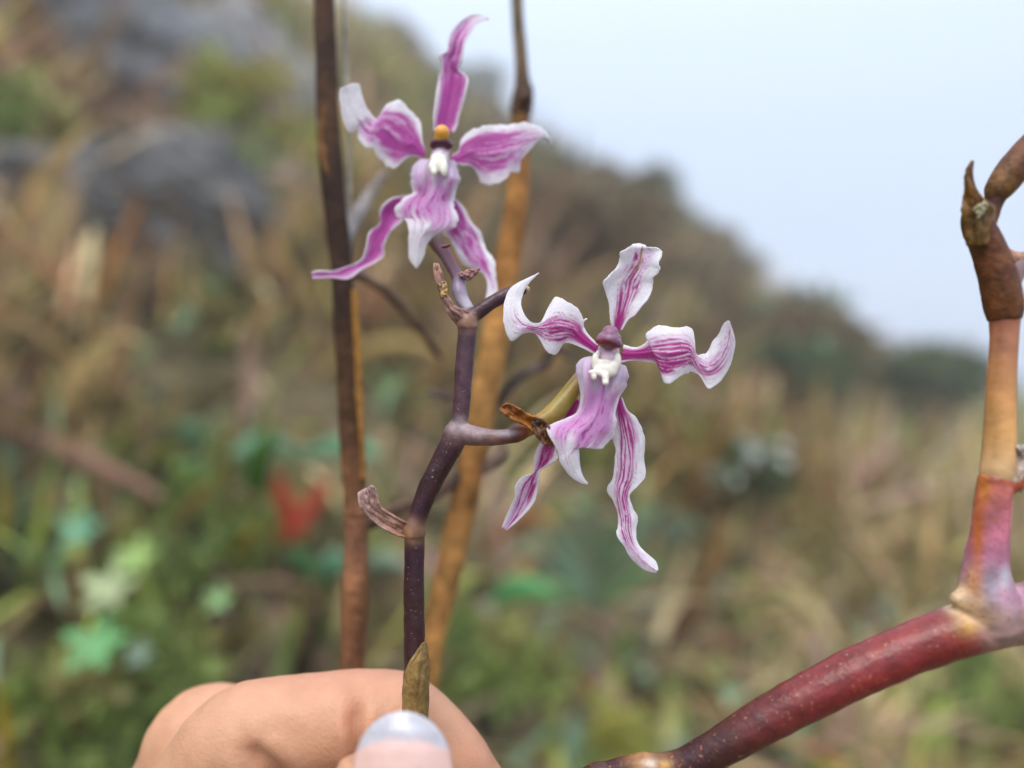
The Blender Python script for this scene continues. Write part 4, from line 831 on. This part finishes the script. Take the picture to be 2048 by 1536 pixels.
def hand_post(co, nr):
    x, y = px_of(co)
    off = np.zeros(len(co))
    for pl, dep, wd, lim in CREASE:
        q = cat(np.array(pl, float), 40)
        d = np.min(np.hypot(x[:, None] - q[None, :, 0], y[:, None] - q[None, :, 1]), 1) * co[:, 1] / FPX * 1000
        ff = (nr[:, 1] < .25) & (co[:, 1] < lim)
        ai = np.argmin(np.hypot(x[:, None] - q[None, :, 0], y[:, None] - q[None, :, 1]), 1) / 39.0
        dep = dep * sst(-.05, .45, ai)
        off -= ff * dep * np.exp(-(d / wd) ** 2)
        off += ff * dep * .25 * np.exp(-((d - 2.2 * wd) / (1.4 * wd)) ** 2)
    lump = (fbm(co[:, 0] * 160 + 50, co[:, 2] * 160 + co[:, 1] * 90 + 50, 3) - .5) * .5
    # fine transverse skin lines on the fingers
    fine = .028 * np.sin(x * .55 + 5 * fbm(x / 60, y / 25, 8)) * (y > 1385) * (co[:, 1] < .1145) * (x > 500)
    return co + nr * ((off + lump + fine) * .001)[:, None]
def hand_col(co):
    x, y = px_of(co)
    n = fbm(co[:, 0] * 120 + 30, co[:, 2] * 120 + co[:, 1] * 80 + 30, 12)
    base = np.array([.56, .29, .175])
    red = np.array([.58, .22, .15]); pale = np.array([.66, .38, .25])
    c = base[None] * (1 - .5 * n[:, None]) + (pale * .5)[None] * n[:, None]
    tip = sst(880, 980, x) * (y < 1700); c = c * (1 - .3 * tip[:, None]) + red[None] * .3 * tip[:, None]
    top = (1 - sst(1345, 1420, y)); c = c * (1 - .35 * top[:, None]) + np.array([.56, .25, .18])[None] * .35 * top[:, None]
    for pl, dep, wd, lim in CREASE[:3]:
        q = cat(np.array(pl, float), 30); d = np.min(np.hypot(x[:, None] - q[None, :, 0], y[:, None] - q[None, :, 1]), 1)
        k = (np.exp(-(d / 14) ** 2) * .35 * (co[:, 1] < lim))[:, None]; c = c * (1 - k) + np.array([.50, .20, .11])[None] * k  # creases browner: mild occlusion shade painted into the skin colour
    return c
mi = V.argmin(0)
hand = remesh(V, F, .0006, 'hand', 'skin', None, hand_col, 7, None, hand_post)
tag(hand, 'bare hand pinching the orchid stem between thumb and bent index finger', 'hand')
# thumbnail
yy = np.linspace(0, 1, 60); vv = np.linspace(-1, 1, 41)
ys = 1424 + 300 * yy ** 1.25
hwid = np.interp(ys, [1424, 1428, 1436, 1450, 1470, 1500, 1536, 1600, 1724], [4, 26, 44, 62, 79, 92, 98, 103, 104])
Dc = np.interp(ys, [1424, 1460, 1500, 1540, 1580, 1620, 1724], [.0912, .0897, .0886, .0879, .0875, .0873, .0872])
X = 806 + hwid[:, None] * vv[None, :]; dxm = (hwid[:, None] * vv[None, :]) * Dc[:, None] / FPX
Dn = Dc[:, None] + dxm ** 2 / (2 * .0082) - .0004
V = P(X, ys[:, None] + 0 * X + 10 * (vv[None, :] ** 2) * yy[:, None], Dn).reshape(-1, 3)
fe = (1 - sst(1468, 1492, ys[:, None] - 26 * (vv[None, :] ** 2) * 0 - 18 * vv[None, :] ** 2 + 10 * (fbm(vv[None, :] * 3 + 5, ys[:, None] / 90, 5) - .5))).reshape(-1, 1)
gry = fbm(np.tile(vv * 4 + 9, 60), np.repeat(ys / 20, 41), 6)[:, None]
nc = np.array([.78, .50, .45])[None] * (1 - fe) + (np.array([.50, .50, .56])[None] * (.75 + .35 * gry)) * fe
nl = new_mesh('thumbnail', V, grid_faces(60, 41), nc)
WO['hand'] = np.zeros(3)
nail = link('thumbnail', nl, hand, M['nail']); nail['label'] = 'thumbnail with greyish white free edge'
m = nail.modifiers.new('thickness', 'SOLIDIFY'); m.thickness = .0005; m.offset = 0

# ------------------------------------------------------------------ mist
hz = bpy.data.materials.new('mist'); hz.use_nodes = True; t = hz.node_tree; t.nodes.clear()
ho = nn(t, 'ShaderNodeOutputMaterial'); hv = nn(t, 'ShaderNodeVolumePrincipled')
hv.inputs['Color'].default_value = (.94, .97, 1.0, 1); hv.inputs['Density'].default_value = .026; hv.inputs['Anisotropy'].default_value = .2
t.links.new(hv.outputs[0], ho.inputs['Volume'])
tz = np.array([v.co.z for v in ground.data.vertices])
zb, zt = float(tz.min()) - 1.0, float(tz.max()) + 2.0
xs = 41.5; V = [(a, b, c) for a in (-xs, xs) for b in (-xs + 1, xs + 1) for c in (zb, zt)]
F = [(0, 1, 3, 2), (4, 6, 7, 5), (0, 4, 5, 1), (2, 3, 7, 6), (0, 2, 6, 4), (1, 5, 7, 3)]
hb = link('haze', new_mesh('haze', V, F, None, False), None, hz); hb['kind'] = 'stuff'; hb['label'] = 'thin pale mist over the hillside'; hb['category'] = 'mist'
print('haze box', zb, zt)
